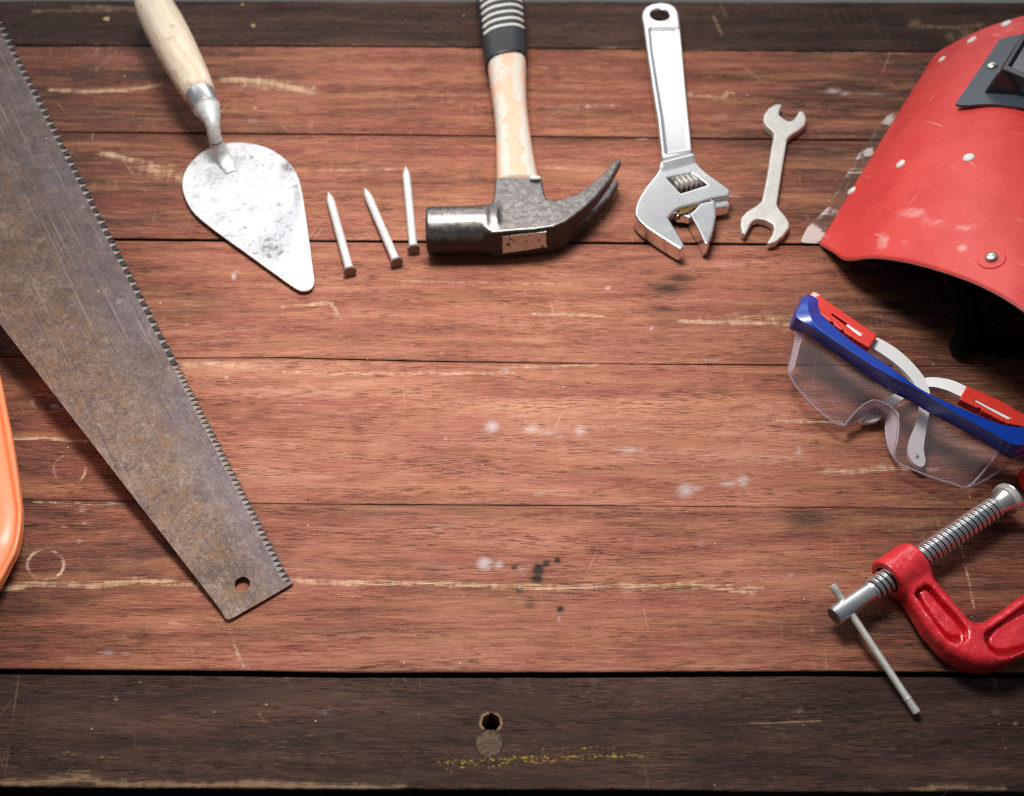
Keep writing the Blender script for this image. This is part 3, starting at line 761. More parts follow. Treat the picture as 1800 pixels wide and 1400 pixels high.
# blade as a fine grid cut to the outline so that grime can sit on it
pts2 = [(p[0], p[1]) for p in tbs]
lo = np.min(pts2, 0); hi = np.max(pts2, 0)
V, Fc = sheet([tbs], (0, 0, -.0014))
bm = bmesh.new(); vs = [bm.verts.new(v) for v in V]
for f in Fc: bm.faces.new([vs[i] for i in f])
for k in range(14):
    big = [e for e in bm.edges if e.calc_length() > .004]
    if not big: break
    bmesh.ops.subdivide_edges(bm, edges=big, cuts=1)
    bmesh.ops.triangulate(bm, faces=[f for f in bm.faces if len(f.verts) > 3])
bmesh.ops.recalc_face_normals(bm, faces=bm.faces)
V = [np.array(v.co) for v in bm.verts]; bm.verts.index_update(); Fc = [[v.index for v in f.verts] for f in bm.faces]; bm.free()
tbl = mesh_obj('blade', V, Fc, M_TROWEL, trowel, True, autosmooth=40)
px, py = to_px(np.array(V))
gr = np.zeros(len(V))
for cx, cy, rx, ry, am in [(505, 295, 16, 14, 1.0), (478, 435, 40, 36, .85), (522, 345, 9, 40, .8), (395, 415, 50, 8, .6), (440, 440, 40, 10, .6), (460, 445, 40, 14, .7), (500, 400, 34, 55, .6), (395, 300, 20, 30, .35), (450, 330, 60, 40, .25), (420, 400, 30, 20, .3), (435, 370, 14, 18, .5), (490, 360, 10, 8, .8), (520, 330, 10, 40, .5), (395, 265, 20, 6, .35), (345, 350, 14, 20, .3), (500, 310, 24, 12, .6), (380, 350, 60, 10, .25)]:
    gr = np.maximum(gr, am*np.exp(-((px-cx)/rx)**2-((py-cy)/ry)**2))
a_ = tbl.data.attributes.new('grime', 'FLOAT', 'POINT'); a_.data.foreach_set('value', gr.astype(np.float32))
m_neck = metal('forged_neck', (0.60, 0.61, 0.60), (0.78, 0.79, 0.77), 0.5, 200, ((.3, .3, .3), 300, .7), metalness=.35, bumpd=.0004)
path = catmull([P(406, 303, .0043), P(399, 288, .0055), P(391, 272, .0085), P(383, 258, .0140), P(378, 243, .021), P(375, 226, .027), P(372, 212, .030), P(368, 200, .031), P(364, 190, .0315)], 5)
rr = catmull([(.0035, .0006, 0), (.0050, .0012, 0), (.0050, .0032, 0), (.0049, .0046, 0), (.0046, .0048, 0), (.0046, .0045, 0), (.0058, .0055, 0), (.0078, .0074, 0), (.0080, .0078, 0)], 5)
V, Fc = tube(path, [(r[0]*(1+.03*math.sin(i*1.7)), r[1]) for i, r in enumerate(rr)], 24)
mesh_obj('neck', V, Fc, m_neck, trowel)
fA, fB = P(363, 189, .0315), P(348, 160, .032)
hd = fB-fA; fl_ = np.linalg.norm(hd); hd /= fl_
V, Fc = lathe(fA-hd*.001, fB, [(0, .0080), (0, .0090), (.001, .0093), (.013, .0099), (.0155, .0101), (.0155, .0096)], 36)
mesh_obj('ferrule', V, Fc, M_CHROME, trowel, autosmooth=35)
def handle_wood():
    n = NT('pale_handle_wood'); p = n.coord('Object')
    rot = n.t.nodes.new('ShaderNodeMapping'); rot.inputs['Rotation'].default_value = (0, 0, -math.atan2(hd[1], hd[0])); n.t.links.new(p, rot.inputs[0]); p2 = rot.outputs[0]
    f = n.noise(n.scale(p2, 30, 260, 260), 1, 5, .6); g = n.noise(n.scale(p2, 60, 90, 90), 1, 4, .7)
    c = n.ramp(f, [(.3, (.66, .52, .36)), (.5, (.80, .68, .52)), (.7, (.88, .79, .65))])
    c = n.mix(n.math('MULTIPLY', n.sstep(g, .58, .70), .55), c, (.46, .25, .11, 1))
    return n.pbr(c, .55, 0, n.bump(f, .0002), spec=.35)
V, Fc = lathe(fA+hd*.0135, fA+hd, [(0, .0092), (0, .0100), (.004, .0112), (.015, .0124), (.035, .0136), (.06, .0146), (.085, .0150), (.105, .0142), (.118, .0122), (.126, .0085), (.129, .004), (.1295, 0)], 36)
mesh_obj('handle', V, Fc, handle_wood(), trowel)

# ------------------------------------------------------------------ nails
M_NAILS = M_NAIL
for tipx, headx, lab in [((577, 338), (615, 477), 'steel nail lying leftmost of the three, nearest the trowel, head towards the viewer'),
                         ((641, 331), (697, 461), 'steel nail slanting between the two other nails, head towards the viewer'),
                         ((713, 293), (727, 438), 'steel nail standing nearest the hammer head, almost upright in view')]:
    A = P(*headx, .0042); B = P(*tipx, .0027)
    d = B-A; Ln = np.linalg.norm(d)
    nl = thing('nail', lab, 'nail', (A[0], A[1], 0), 'loose nails beside the hammer')
    V, Fc = lathe(A, B, [(.0006, .0029), (.0012, .0029), (.003, .0028), (Ln-.010, .0028), (Ln-.006, .0022), (Ln-.002, .0009), (Ln, .0002)], 16, lambda s, t, r: r*(1+(.06*math.cos(4*t) if s > Ln-.008 else 0)))
    mesh_obj('shank', V, Fc, M_NAIL, nl, autosmooth=60)
    V, Fc = lathe(A, B, [(-.0012, .0), (-.0012, .0038), (-.0009, .0042), (.0000, .0043), (.0006, .0040), (.0010, .0026)], 22)
    mesh_obj('head', V, Fc, M_NAILHEAD, nl, autosmooth=35)
    V, Fc = lathe(A, B, [(.0003, .0), (.0003, .0041), (.0008, .0040), (.0022, .0027)], 20)
    mesh_obj('collar', V, Fc, M_NAIL, nl, autosmooth=35)

# ------------------------------------------------------------------ hammer
ham = thing('claw_hammer', 'claw hammer with dark steel head, worn whitish handle and black grip with white rings', 'hammer', tuple(P(905, 400, 0)))
ZT = .0275; ZC = .0153
hp = [(865, 409), (911, 405), (941, 403), (973, 398), (995, 389), (1017, 373), (1033, 360), (1051, 343), (1074, 315), (1092, 284), (1089, 276), (1078, 284), (1059, 305), (1036, 325), (1015, 339), (994, 347), (975, 351), (964, 350), (958, 342), (955, 325), (953, 312), (871, 311), (869, 330), (868, 346), (863, 357), (852, 367), (850, 400)]
g = Grid(tuple(P(740, 470, 0)[:2]-np.array([.008, .008]))+(-.003,), tuple(P(1100, 262, 0)[:2]+np.array([.008, .008]))+(.036,), .00055)
d2 = g.poly(PX(hp, ZT))
zz = g.Z-ZC
claw_x0 = P(1000, 370, ZT); tip_p = P(1086, 282, ZT)
cdir = (tip_p-claw_x0)[:2]; cL = np.linalg.norm(cdir); cdir /= cL
tcl = np.clip(((g.X-claw_x0[0])*cdir[0]+(g.Y-claw_x0[1])*cdir[1])/cL, 0, 1.2)
half = .0119+0*tcl
body = np.maximum(d2, 0)+0
w = np.abs(zz)-half
r_ = .0016
a1 = d2+r_; b1_ = w+r_
vh = np.minimum(np.maximum(a1, b1_), 0)+np.sqrt(np.maximum(a1, 0)**2+np.maximum(b1_, 0)**2)-r_
# V slot between the two prongs
slot = np.abs(zz)-(tcl*.0072-.0002)
slot = np.where(tcl > .02, slot, np.maximum(slot, .002))
vh = smax(vh, -slot, .0012)
pA = P(750, 405.5, ZC); pB = P(875, 403, ZC)
pd = (pB-pA)/np.linalg.norm(pB-pA)
poll = sd_cyl(g.X, g.Y, g.Z, pA, pA+pd*.040, .0151, .0022)
neck = sd_cyl(g.X, g.Y, g.Z, pA+pd*.03, pB, .0138, .001)
vh = smin(smin(poll, neck, .002), vh, .0045)
# small forging groove between poll and body
hh = g.mesh(vh, 'head', M_HAMMER, ham)
# eye with handle end
fA2 = P(865, 409, ZT); fB2 = P(941, 403, ZT)
fn = np.cross(fB2-fA2, (0, 0, 1.0)); fn /= np.linalg.norm(fn)
if fn[1] > 0: fn = -fn
fp = fA2+fn*.0004
m_epoxy = metal('handle_end', (0.74, 0.70, 0.60), (0.95, 0.93, 0.88), 0.6, 250, ((0.05, 0.04, 0.04), 210, 0.60), metalness=0.0, bumpd=.0006)
ey = catmull([(884, 419), (888, 416), (954, 409), (959, 411), (960, 432), (957, 435), (890, 445), (884, 443)], 3, True)
E3 = [PP(x, y, fp, fn) for x, y in ey]
cen = np.mean(E3, 0)
V = [cen]+E3+[e-fn*.0015 for e in E3]; m_ = len(E3)
Fc = [(0, 1+i, 1+(i+1) % m_) for i in range(m_)]+[(1+i, 1+m_+i, 1+m_+(i+1) % m_, 1+(i+1) % m_) for i in range(m_)]
fix_normals(mesh_obj('handle_end', V, Fc, m_epoxy, ham, False))
# blob of glue at the socket
V, Fc = lathe(P(943, 314, .0285)-np.array([.001, 0, 0]), P(943, 314, .0285)+np.array([1, 0, 0]), [(-.0035, 0), (-.003, .0014), (0, .0020), (.003, .0016), (.0042, 0)], 14)
mesh_obj('glue_drop', V, Fc, simple('dried_glue', (.75, .73, .68), .5), ham)
# handle
def ham_handle_mat():
    n = NT('worn_fibreglass'); p = n.coord('Object')
    f = n.noise(n.scale(p, 150, 48, 60), 1, 5, .7); g_ = n.noise(n.scale(p, 500, 260, 300), 1, 4, .7)
    s_ = n.attr('mid').outputs['Fac']
    c = n.mix(n.sstep(f, .3, .7), (.62, .58, .49, 1), (.78, .76, .70, 1))
    m = n.sstep(n.math('ADD', n.math('MULTIPLY', s_, .30), n.math('MULTIPLY_ADD', f, 2.2, -.80)), .32, .50)
    c = n.mix(n.math('MULTIPLY', m, .75), c, (.88, .45, .27, 1))
    c = n.mix(n.math('MULTIPLY', n.sstep(g_, .68, .74), .5), c, (.45, .40, .33, 1))
    return n.pbr(c, .5, 0, n.bump(g_, .00015), spec=.3)
def oval_sections(secs, zc, n=40, pw=2.6):
    V = []; mid = []
    for (xl, xr, y, th) in secs:
        A = P(xl, y, zc); B = P(xr, y, zc)
        c = (A+B)/2; ax = (B-A)/2
        for k in range(n):
            t = 2*math.pi*k/n; ct, st = math.cos(t), math.sin(t)
            cx = abs(ct)**(2/pw)*(1 if ct > 0 else -1); cz = abs(st)**(2/pw)*(1 if st > 0 else -1)
            V.append(c+ax*cx+np.array([0, 0, th*cz]))
            mid.append(math.exp(-(cx/.38)**2)+math.exp(-((abs(cx)-.9)/.10)**2)*.8 if cz > 0 else 0)
    m = len(secs)
    Fc = [(i*n+k, i*n+(k+1) % n, (i+1)*n+(k+1) % n, (i+1)*n+k) for i in range(m-1) for k in range(n)]
    Fc += [tuple(range(n))[::-1], tuple((m-1)*n+k for k in range(n))]
    return V, Fc, mid
def interp_secs(keys, ys):
    ks = np.array(keys, float); o = np.argsort(ks[:, 2])
    ks = ks[o]
    return [(np.interp(y, ks[:, 2], ks[:, 0]), np.interp(y, ks[:, 2], ks[:, 1]), y, np.interp(y, ks[:, 2], ks[:, 3])) for y in ys]
hk = [(873, 947, 322, .0104), (873, 945, 311, .0106), (872, 938, 275, .0108), (872, 933, 243, .0108), (869, 928, 205, .0108), (866, 926, 182, .0110), (861, 925, 146, .0114), (857, 925, 119, .0118), (855, 924, 105, .0118)]
V, Fc, mid = oval_sections(interp_secs(hk, list(np.linspace(105, 330, 40))[::-1]), .0155, 40)
hdl = fix_normals(mesh_obj('handle', V, Fc, ham_handle_mat(), ham))
a_ = hdl.data.attributes.new('mid', 'FLOAT', 'POINT'); a_.data.foreach_set('value', np.array(mid, np.float32))
gk = [(854, 927, 120, .0124), (851, 927, 100, .0134), (848, 926, 85, .0140), (843, 923, 40, .0142), (838, 919, 0, .0143), (834, 916, -40, .0143), (828, 916, -90, .0150), (824, 920, -140, .0158)]
def tilted(keys, y0, z_c, sc=1.0, n=40, sl=.0):
    """one oval section; the ring is slanted by sl px per px"""
    (xl, xr, y, th), = interp_secs(keys, [y0])
    cxp = (xl+xr)/2
    A = P(cxp-(cxp-xl), y-(xl-cxp)*sl, z_c); B = P(xr, y-(xr-cxp)*sl, z_c)
    return (A+B)/2, (B-A)/2*sc, th*sc
V = []; n = 44
ysec = list(np.linspace(117, -140, 50))
secs = []
for y in ysec: secs.append(tilted(gk, y, .0158, 1.0, n, .16))
c0, a0, t0 = secs[0]; secs.insert(0, (c0, a0*.86, t0*.86)); 
c0, a0, t0 = secs[-1]; secs += [(c0+np.array([0, .006, 0]), a0*.9, t0*.9), (c0+np.array([0, .010, 0]), a0*.6, t0*.6)]
def oval_loop(c, ax, th, n=44, pw=2.5):
    o = []
    for k in range(n):
        t = 2*math.pi*k/n; ct, st = math.cos(t), math.sin(t)
        o.append(c+ax*(abs(ct)**(2/pw)*(1 if ct > 0 else -1))+np.array([0, 0, th*abs(st)**(2/pw)*(1 if st > 0 else -1)]))
    return o
for s_ in secs: V += oval_loop(*s_)
m = len(secs)
Fc = [(i*n+k, i*n+(k+1) % n, (i+1)*n+(k+1) % n, (i+1)*n+k) for i in range(m-1) for k in range(n)]+[tuple(range(n))[::-1], tuple((m-1)*n+k for k in range(n))]
grip = fix_normals(mesh_obj('grip', V, Fc, M_BLACK, ham))
M_RINGW = simple('ring_rubber', (.86, .86, .79), .5, 0, .1, 300)
for i in range(17):
    y = 74-i*11.6
    if y < -130: break
    c0, a0, t0 = tilted(gk, y, .0158, 1.0, n, .16)
    lo_ = oval_loop(c0, a0, t0); cc = c0
    idx = [k for k in range(len(lo_)) if lo_[k][2] > c0[2]+t0*.52]
    pts_ = [lo_[k]+(lo_[k]-cc)*.012 for k in idx]
    V, Fc = tube(pts_, [.00125]*len(pts_), 8)
    mesh_obj('grip_ring', V, Fc, M_RINGW, ham)

# ------------------------------------------------------------------ adjustable wrench
wr_ = thing('adjustable_wrench', 'big chrome adjustable wrench lying jaws down in view beside the hammer', 'wrench', tuple(P(1190, 300, 0)))
wp = [(1163, 288), (1160, 296), (1151, 309.5), (1136, 327.5), (1125.5, 344), (1119.5, 356), (1116.5, 368), (1117, 378.5), (1122.5, 387.5), (1137.5, 401), (1160, 416), (1181, 429.5), (1196, 438), (1204, 435), (1203, 430), (1190, 407), (1175, 383), (1187, 370), (1196, 365), (1230.5, 356), (1250, 350), (1283, 344), (1284, 334), (1271, 324.5), (1250, 309.5), (1235, 297.5), (1224.5, 285.5), (1219, 274)]
hpw = [(1219, 276), (1217, 260.5), (1212, 212.5), (1206, 154), (1200, 86), (1195.6, 38), (1193, 21), (1188, 12), (1178, 6), (1162, 3.5), (1145, 6), (1134, 12), (1129, 20), (1128, 30), (1130.5, 41), (1136, 82), (1145, 144), (1155, 206), (1161, 255), (1163, 290)]
g = Grid(tuple(P(1105, 462, 0)[:2]-.006)+(-.002,), tuple(P(1300, -6, 0)[:2]+.012)+(.017,), .0006)
ZW = .0135
dh = g.poly(PX(wp, ZW)); dn = g.poly(PX(hpw, .0120))
v = ext(dh, g.Z, .0018, ZW, .0010)
vn = ext(dn, g.Z, .0035, .0120, .0022)
v = smin(v, vn, .009)
hc_ = P(1160, 26, .012)
hol = np.sqrt((g.X-hc_[0])**2+(g.Y-hc_[1])**2)-.0074+0*g.Z
v = smax(v, -hol, .0012)
pan = g.poly(PX([(1144, 52), (1189, 52), (1194, 90), (1200, 154), (1206, 212), (1209, 262), (1173, 268), (1166, 206), (1156, 144), (1147, 86)], .012))
panv = ext(pan, g.Z, .0114, .02, .0004)
v = smax(v, -panv, .0032)
win = g.poly(PX([(1172, 313), (1217, 304), (1244, 325), (1197, 340)], ZW))
v = np.maximum(v, -(win+0*g.Z))
g.mesh(v, 'body', M_CHROME, wr_)
jp = [(1257, 352), (1232, 357), (1214, 376), (1216, 381), (1229, 404), (1240, 429), (1246, 427), (1254.5, 402.5), (1259, 378.5)]
g = Grid(tuple(P(1180, 462, 0)[:2]-.004)+(-.002,), tuple(P(1292, 335, 0)[:2]+.006)+(.017,), .0005)
v = ext(g.poly(PX(jp, ZW)), g.Z, .0012, ZW-.0002, .0007)
v2 = ext(g.poly(PX([(1188, 372), (1214, 364), (1222, 372), (1216, 384), (1206, 381), (1190, 380)], .0095)), g.Z, .003, .0098, .0006)
v3 = ext(g.poly(PX([(1250, 354), (1277, 350), (1284, 358), (1280, 363), (1256, 367)], .0112)), g.Z, .003, .0112, .0010)
v = np.minimum(np.minimum(v, v2), v3)
g.mesh(v, 'movable_jaw', M_CHROME, wr_)
m_grease = simple('dirty_grease', (.20, .11, .025), .35, 0, .5, 300)
V, Fc = sheet([PX([(1196, 366), (1232, 357), (1229, 362), (1214, 369), (1206, 374), (1192, 378)], .0115)], (0, 0, -.005))
mesh_obj('grease', V, Fc, m_grease, wr_, False)
wa = P(1184, 328, .0078); wb_ = P(1238, 316, .0078)
Lw = np.linalg.norm(wb_-wa)
prof = [(s, 0) for s in np.linspace(0, Lw, 90)]
def wormr(s, t, r):
    ph = (s/.0036-t/(2*math.pi)) % 1
    return .0036+.0028*max(0, min(1, 3.6*(0.5-abs(ph-.5))-.35))
V, Fc = lathe(wa, wb_, [(s, 1.) for s in np.linspace(.0006, Lw-.0006, 100)], 30, wormr)
mesh_obj('worm_screw', V, Fc, metal('worm_steel', (.66, .62, .57), (.85, .82, .78), .35, 200, metalness=.5), wr_, autosmooth=50)

# ------------------------------------------------------------------ spanner
sp_ = thing('open_end_spanner', 'small dull open end spanner with a jaw at both ends, right of the big wrench', 'spanner', tuple(P(1360, 310, 0)))
so = crop([(833, 535), (800, 533), (765, 553), (740, 585), (735, 615), (750, 645), (785, 675), (789, 700), (780, 740), (755, 900), (728, 1030), (700, 1055), (650, 1085), (622, 1115), (618, 1150), (625, 1190), (640, 1202), (655, 1180), (668, 1150), (685, 1130), (710, 1122), (750, 1130), (785, 1150), (790, 1172), (780, 1205), (757, 1240), (765, 1250), (800, 1240), (840, 1205), (868, 1165), (868, 1140), (850, 1110), (815, 1070), (805, 1045), (812, 1000), (835, 850), (858, 710), (880, 690), (920, 665), (950, 640), (955, 605), (945, 580), (930, 568), (918, 572), (905, 595), (888, 617), (865, 622), (838, 608), (815, 588), (818, 568)], 2.9167, 1090, 0)
g = Grid(tuple(P(1290, 450, 0)[:2]-.004)+(-.002,), tuple(P(1430, 170, 0)[:2]+.008)+(.010,), .0005)
v = ext(g.poly(PX(so, .0066)), g.Z, .0008, .0066, .0009)
g.mesh(v, 'body', M_DULL, sp_)
del ROOT[sp_]
# the spanner is one piece of steel: make the mesh itself the thing
so_ = [o for o in bpy.data.objects if o.parent == sp_][0]
so_.parent = None; so_.location = sp_.location; so_.name = 'tmp'; lab = dict(label=sp_['label'], category=sp_['category'])
bpy.data.objects.remove(sp_); so_.name = 'open_end_spanner'
for k_, v_ in lab.items(): so_[k_] = v_

# ------------------------------------------------------------------ G clamp
cl = thing('clamp', 'red G clamp with threaded screw and sliding bar, lying at the lower right', 'clamp', tuple(P(1700, 1080, 0)))
def red_paint():
    n = NT('red_enamel'); p = n.coord('Object')
    f = n.noise(p, 420, 4, .6); g_ = n.noise(p, 60, 4, .6)
    c = n.mix(n.sstep(g_, .3, .7), (.68, .012, .026, 1), (.80, .028, .042, 1))
    ch = n.noise(p, 300, 3, .75)
    c = n.mix(n.math('MULTIPLY', n.sstep(ch, .71, .74), .7), c, (.78, .42, .40, 1))
    c = n.mix(n.math('MULTIPLY', n.sstep(n.noise(p, 95, 6, .8), .60, .74), .5), c, (.36, .008, .014, 1))
    return n.pbr(c, .30, 0, n.bump(n.math('ADD', f, g_), .0006), spec=.5, coat=.7, coat_rough=.08)
M_REDP = red_paint()
ZA = .0118
sA = P(1466, 1084, ZA); sB = P(1775, 874, ZA)
sdir = (sB-sA)/np.linalg.norm(sB-sA); SLn = np.linalg.norm(sB-sA)
c5 = lambda L_: crop(L_, 5.835, 1540, 960)
inner = c5([(520, 215), (560, 262), (640, 372), (760, 505), (880, 655), (960, 742), (1020, 778), (1110, 768), (1300, 645), (1517, 485)])
outer_ = c5([(1517, 1125), (1350, 1195), (1200, 1232), (1040, 1225), (880, 1165), (740, 1072), (640, 975), (520, 835), (400, 635), (320, 500), (270, 430)])
inner += [(1850, 1005), (1900, 968), (1872, 905), (1845, 868), (1832, 850)]
outer2 = [(1850, 810), (1880, 850), (1925, 915), (1975, 985), (1968, 1020), (1930, 1060), (1880, 1100), (1840, 1128)]
cpoly = inner+outer2+outer_
g = Grid(tuple(P(1530, 1200, 0)[:2]-.004)+(-.001,), tuple(P(1985, 790, 0)[:2]+.004)+(.026,), .00055)
ZT2 = .0185
d2 = g.poly(PX(cpoly, .016))
v = ext(d2, g.Z, .0012, ZT2, .0052)
bA = P(1560, 1016, ZA); tb_ = np.dot(bA-sA, sdir); bA = sA+sdir*(tb_-.0015); bB = bA+sdir*.0205
boss = sd_cyl(g.X, g.Y, g.Z, bA, bB, .0113, .0012)
v = smin(v, boss, .0035)
hole_ = sd_cyl(g.X, g.Y, g.Z, bA-sdir*.01, bA+sdir*.012, .0072, .0003)
v = smax(v, -hole_, .0010)
anv = sA+sdir*(SLn+.0150)
va_ = sd_cyl(g.X, g.Y, g.Z, anv, anv+sdir*.014, .0085, .002)
v = smin(v, va_, .003)
for pk, isl in [([(430, 440), (520, 385), (570, 410), (700, 560), (850, 720), (940, 850), (945, 945), (890, 995), (820, 1000), (740, 960), (600, 780), (480, 600), (405, 490)],
                 [(445, 470), (500, 440), (540, 460), (650, 585), (790, 740), (868, 850), (878, 905), (800, 918), (735, 890), (620, 750), (520, 605)]),
                ([(1110, 905), (1150, 862), (1517, 605), (1900, 350), (2250, 110), (2330, 180), (2350, 330), (2100, 620), (1800, 890), (1517, 1055), (1400, 1110), (1280, 1140), (1180, 1092), (1125, 985)],
                 [(1165, 930), (1250, 840), (1400, 745), (1517, 682), (1900, 430), (2220, 200), (2290, 300), (2060, 590), (1760, 860), (1517, 1008), (1360, 1052), (1240, 1055), (1180, 1010)])]:
    pv = ext(g.poly(PX(c5(pk), ZT2)), g.Z, .0118, .04, .0012)
    v = smax(v, -pv, .0016)
    iv = ext(g.poly(PX(c5(isl), .0165)), g.Z, .010, .0160, .0010)
    v = smin(v, iv, .0008)
# casting unevenness
v = v+0.00018*np.sin(g.X*520+g.Y*130)*np.sin(g.Y*610)*np.cos(g.Z*400)
g.mesh(v, 'frame', M_REDP, cl)
def thr(s, t, r):
    if s < .0245: return .0050 if s > .0006 else .0046
    if s > SLn-.0115:
        q = (s-(SLn-.0115))/.0115
        return .0054+.0032*q**1.3
    ph = (s/.0033-t/(2*math.pi)) % 1
    k_ = .5-abs(ph-.5)
    e_ = min(1, (s-.0245)/.004)
    return .0046+(.0017*max(0, min(1, k_*3.4-.35))*e_)+.0004*(1-e_)
ss = [0]+list(np.linspace(.0006, SLn, 620))
V, Fc = lathe(sA, sB, [(s, 1.) for s in ss], 40, thr)
def thread_mat():
    n = NT('zinc_thread_shaded_roots'); p = n.coord('Object'); f = n.noise(p, 60, 3, .5); g_ = n.noise(p, 400, 4, .7)
    c = n.mix(n.sstep(f, .35, .65), (.72, .78, .79, 1), (.92, .93, .92, 1))
    r_ = n.attr('root').outputs['Fac']
    c = n.mix(n.sstep(n.math('ADD', r_, n.math('MULTIPLY_ADD', g_, .4, -.2)), .40, .85), c, (.035, .045, .05, 1))  # dark reflections in the thread valleys painted into the colour
    return n.pbr(c, .25, n.math('MULTIPLY_ADD', r_, -.5, .95, clamp=True))
scr = mesh_obj('screw', V, Fc, thread_mat(), cl, autosmooth=60)
rv_ = []
for s_ in ss:
    for k_ in range(40):
        r_ = thr(s_, 2*math.pi*k_/40, 1.)
        rv_.append(max(0, min(1, (.0059-r_)/.0013)) if .0255 < s_ < SLn-.0115 else 0)
a_ = scr.data.attributes.new('root', 'FLOAT', 'POINT'); a_.data.foreach_set('value', np.array(rv_, np.float32))
V, Fc = lathe(sA, sB, [(SLn-.0045, .0060), (SLn-.004, .0083), (SLn-.001, .0086), (SLn, .0083), (SLn, 0)], 40)
mesh_obj('swivel_pad', V, Fc, M_STEEL, cl, autosmooth=35)
b0 = P(1463, 1029, .0150); b1 = P(1612, 1254, .0032)
Lb = np.linalg.norm(b1-b0)
V, Fc = lathe(b0, b1, [(0, 0), (0, .0018), (.0003, .0021), (.0045, .0021), (.0050, .00185), (.0095, .00185), (Lb-.009, .00185), (Lb-.0075, .0022), (Lb-.0072, .0019), (Lb-.0003, .0021), (Lb, .0018), (Lb, 0)], 18)
mesh_obj('sliding_bar', V, Fc, M_STEEL, cl, autosmooth=40)
V, Fc = lathe(sA-sdir*.0001, sA, [(0, 0), (0, .0043), (.0003, .0046)], 30)
mesh_obj('screw_end', V, Fc, metal('screw_end_steel', (.12, .11, .10), (.22, .20, .18), .6, 400, metalness=.6), cl, autosmooth=30)

# ------------------------------------------------------------------ safety glasses
gl = thing('safety_glasses', 'clear safety glasses with blue brow bar and red and white folded arms', 'safety glasses', tuple(P(1600, 720, 0)))
M_BLUE = simple('blue_plastic', (.005, .045, .36), .36, 0, .08, 60, .00003, coat=.3)
M_REDPL = simple('red_plastic', (.72, .045, .030), .34, 0, .06, 60, .00003)
M_WHITEPL = simple('white_plastic', (.80, .80, .79), .4, 0, .05, 60, .00003)
def lens_mat(name, alpha, tint, rough=.06):
    n = NT(name); p = n.coord('Object')
    sc_ = n.noise(n.scale(p, 900, 180, 1), 1, 3, .8); ms = n.noise(p, 45, 3, .6)
    scr_ = n.math('MULTIPLY', n.sstep(sc_, .60, .72), n.sstep(ms, .48, .66))
    tr = n.t.nodes.new('ShaderNodeBsdfTransparent'); tr.inputs[0].default_value = (.91, .87, .89, 1)
    gb = n.t.nodes.new('ShaderNodeBsdfPrincipled')
    gb.inputs['Base Color'].default_value = (*tint, 1); gb.inputs['Roughness'].default_value = rough
    mx = n.t.nodes.new('ShaderNodeMixShader')
    fr = n.t.nodes.new('ShaderNodeFresnel'); fr.inputs[0].default_value = 1.35
    fac = n.math('ADD', n.math('MULTIPLY_ADD', fr.outputs[0], .75, alpha), n.math('MULTIPLY', scr_, .35), clamp=True)
    n.t.links.new(fac, mx.inputs[0]); n.t.links.new(tr.outputs[0], mx.inputs[1]); n.t.links.new(gb.outputs[0], mx.inputs[2])
    n.t.links.new(mx.outputs[0], n.out.inputs[0]); return n.m
M_LENS = lens_mat('clear_lens', .10, (.68, .58, .60)); M_SHIELD = lens_mat('lens_side', .30, (.60, .46, .50), .1); M_LEDGE = lens_mat('lens_edge', .32, (.62, .55, .64), .15)
# brow bar: lines along its length
Uln = [(1419, 517, .034), (1437, 526, .034), (1440, 546, .034), (1457, 566, .035), (1497, 600, .036), (1531, 623, .036), (1566, 646, .036), (1603, 674, .036), (1631, 691, .036), (1669, 709, .036), (1717, 729, .035), (1760, 746, .034), (1800, 750, .032), (1840, 735, .030)]
Iln = [(1418, 520, .037), (1420, 537, .038), (1425, 555, .0385), (1440, 578, .038), (1496, 618, .0372), (1534, 643, .0372), (1573, 665, .0372), (1604, 679, .0372), (1634, 697, .0372), (1679, 725, .0372), (1746, 762, .036), (1780, 781, .034), (1806, 779, .033), (1845, 755, .031)]
Rln = [(1413, 522, .035), (1404, 541, .036), (1399, 557, .036), (1429, 577.5, .0365), (1496, 620, .0365), (1534, 645, .0365), (1573, 667, .0365), (1603, 680.5, .0365), (1634, 699, .0365), (1679, 727, .0365), (1746, 764, .035), (1780, 783, .033), (1808, 781, .032), (1848, 757, .030)]
Lln = [(1408, 524, .026), (1396, 549, .026), (1390, 575, .026), (1417, 584, .026), (1470, 619, .026), (1508, 644, .026), (1560, 681, .026), (1606, 704, .026), (1631, 720, .026), (1674, 743, .026), (1731, 774, .026), (1766, 797, .025), (1786, 802, .024), (1830, 790, .022)]
Bln = [(x-2, y+4, z-.005) for x, y, z in Lln]
Tln = [(x, y+12, .024) for x, y, z in Uln]
rows_ = [[P(*q) for q in catmull(l, 5)] for l in (Tln, Uln, Iln, Rln, Lln, Bln)]
V = []; nr = len(rows_); m = len(rows_[0])
for i in range(m):
    for j in range(nr): V.append(rows_[j][i])
Fc = [(i*nr+j, i*nr+(j+1) % nr, (i+1)*nr+(j+1) % nr, (i+1)*nr+j) for i in range(m-1) for j in range(nr)]+[tuple(range(nr)), tuple((m-1)*nr+j for j in range(nr))]
bo = fix_normals(mesh_obj('brow_bar', V, Fc, M_BLUE, gl, True, autosmooth=22))
bv = bo.modifiers.new('bevel', 'BEVEL'); bv.width = .0006; bv.segments = 2; bv.limit_method = 'ANGLE'; bv.angle_limit = R(25)
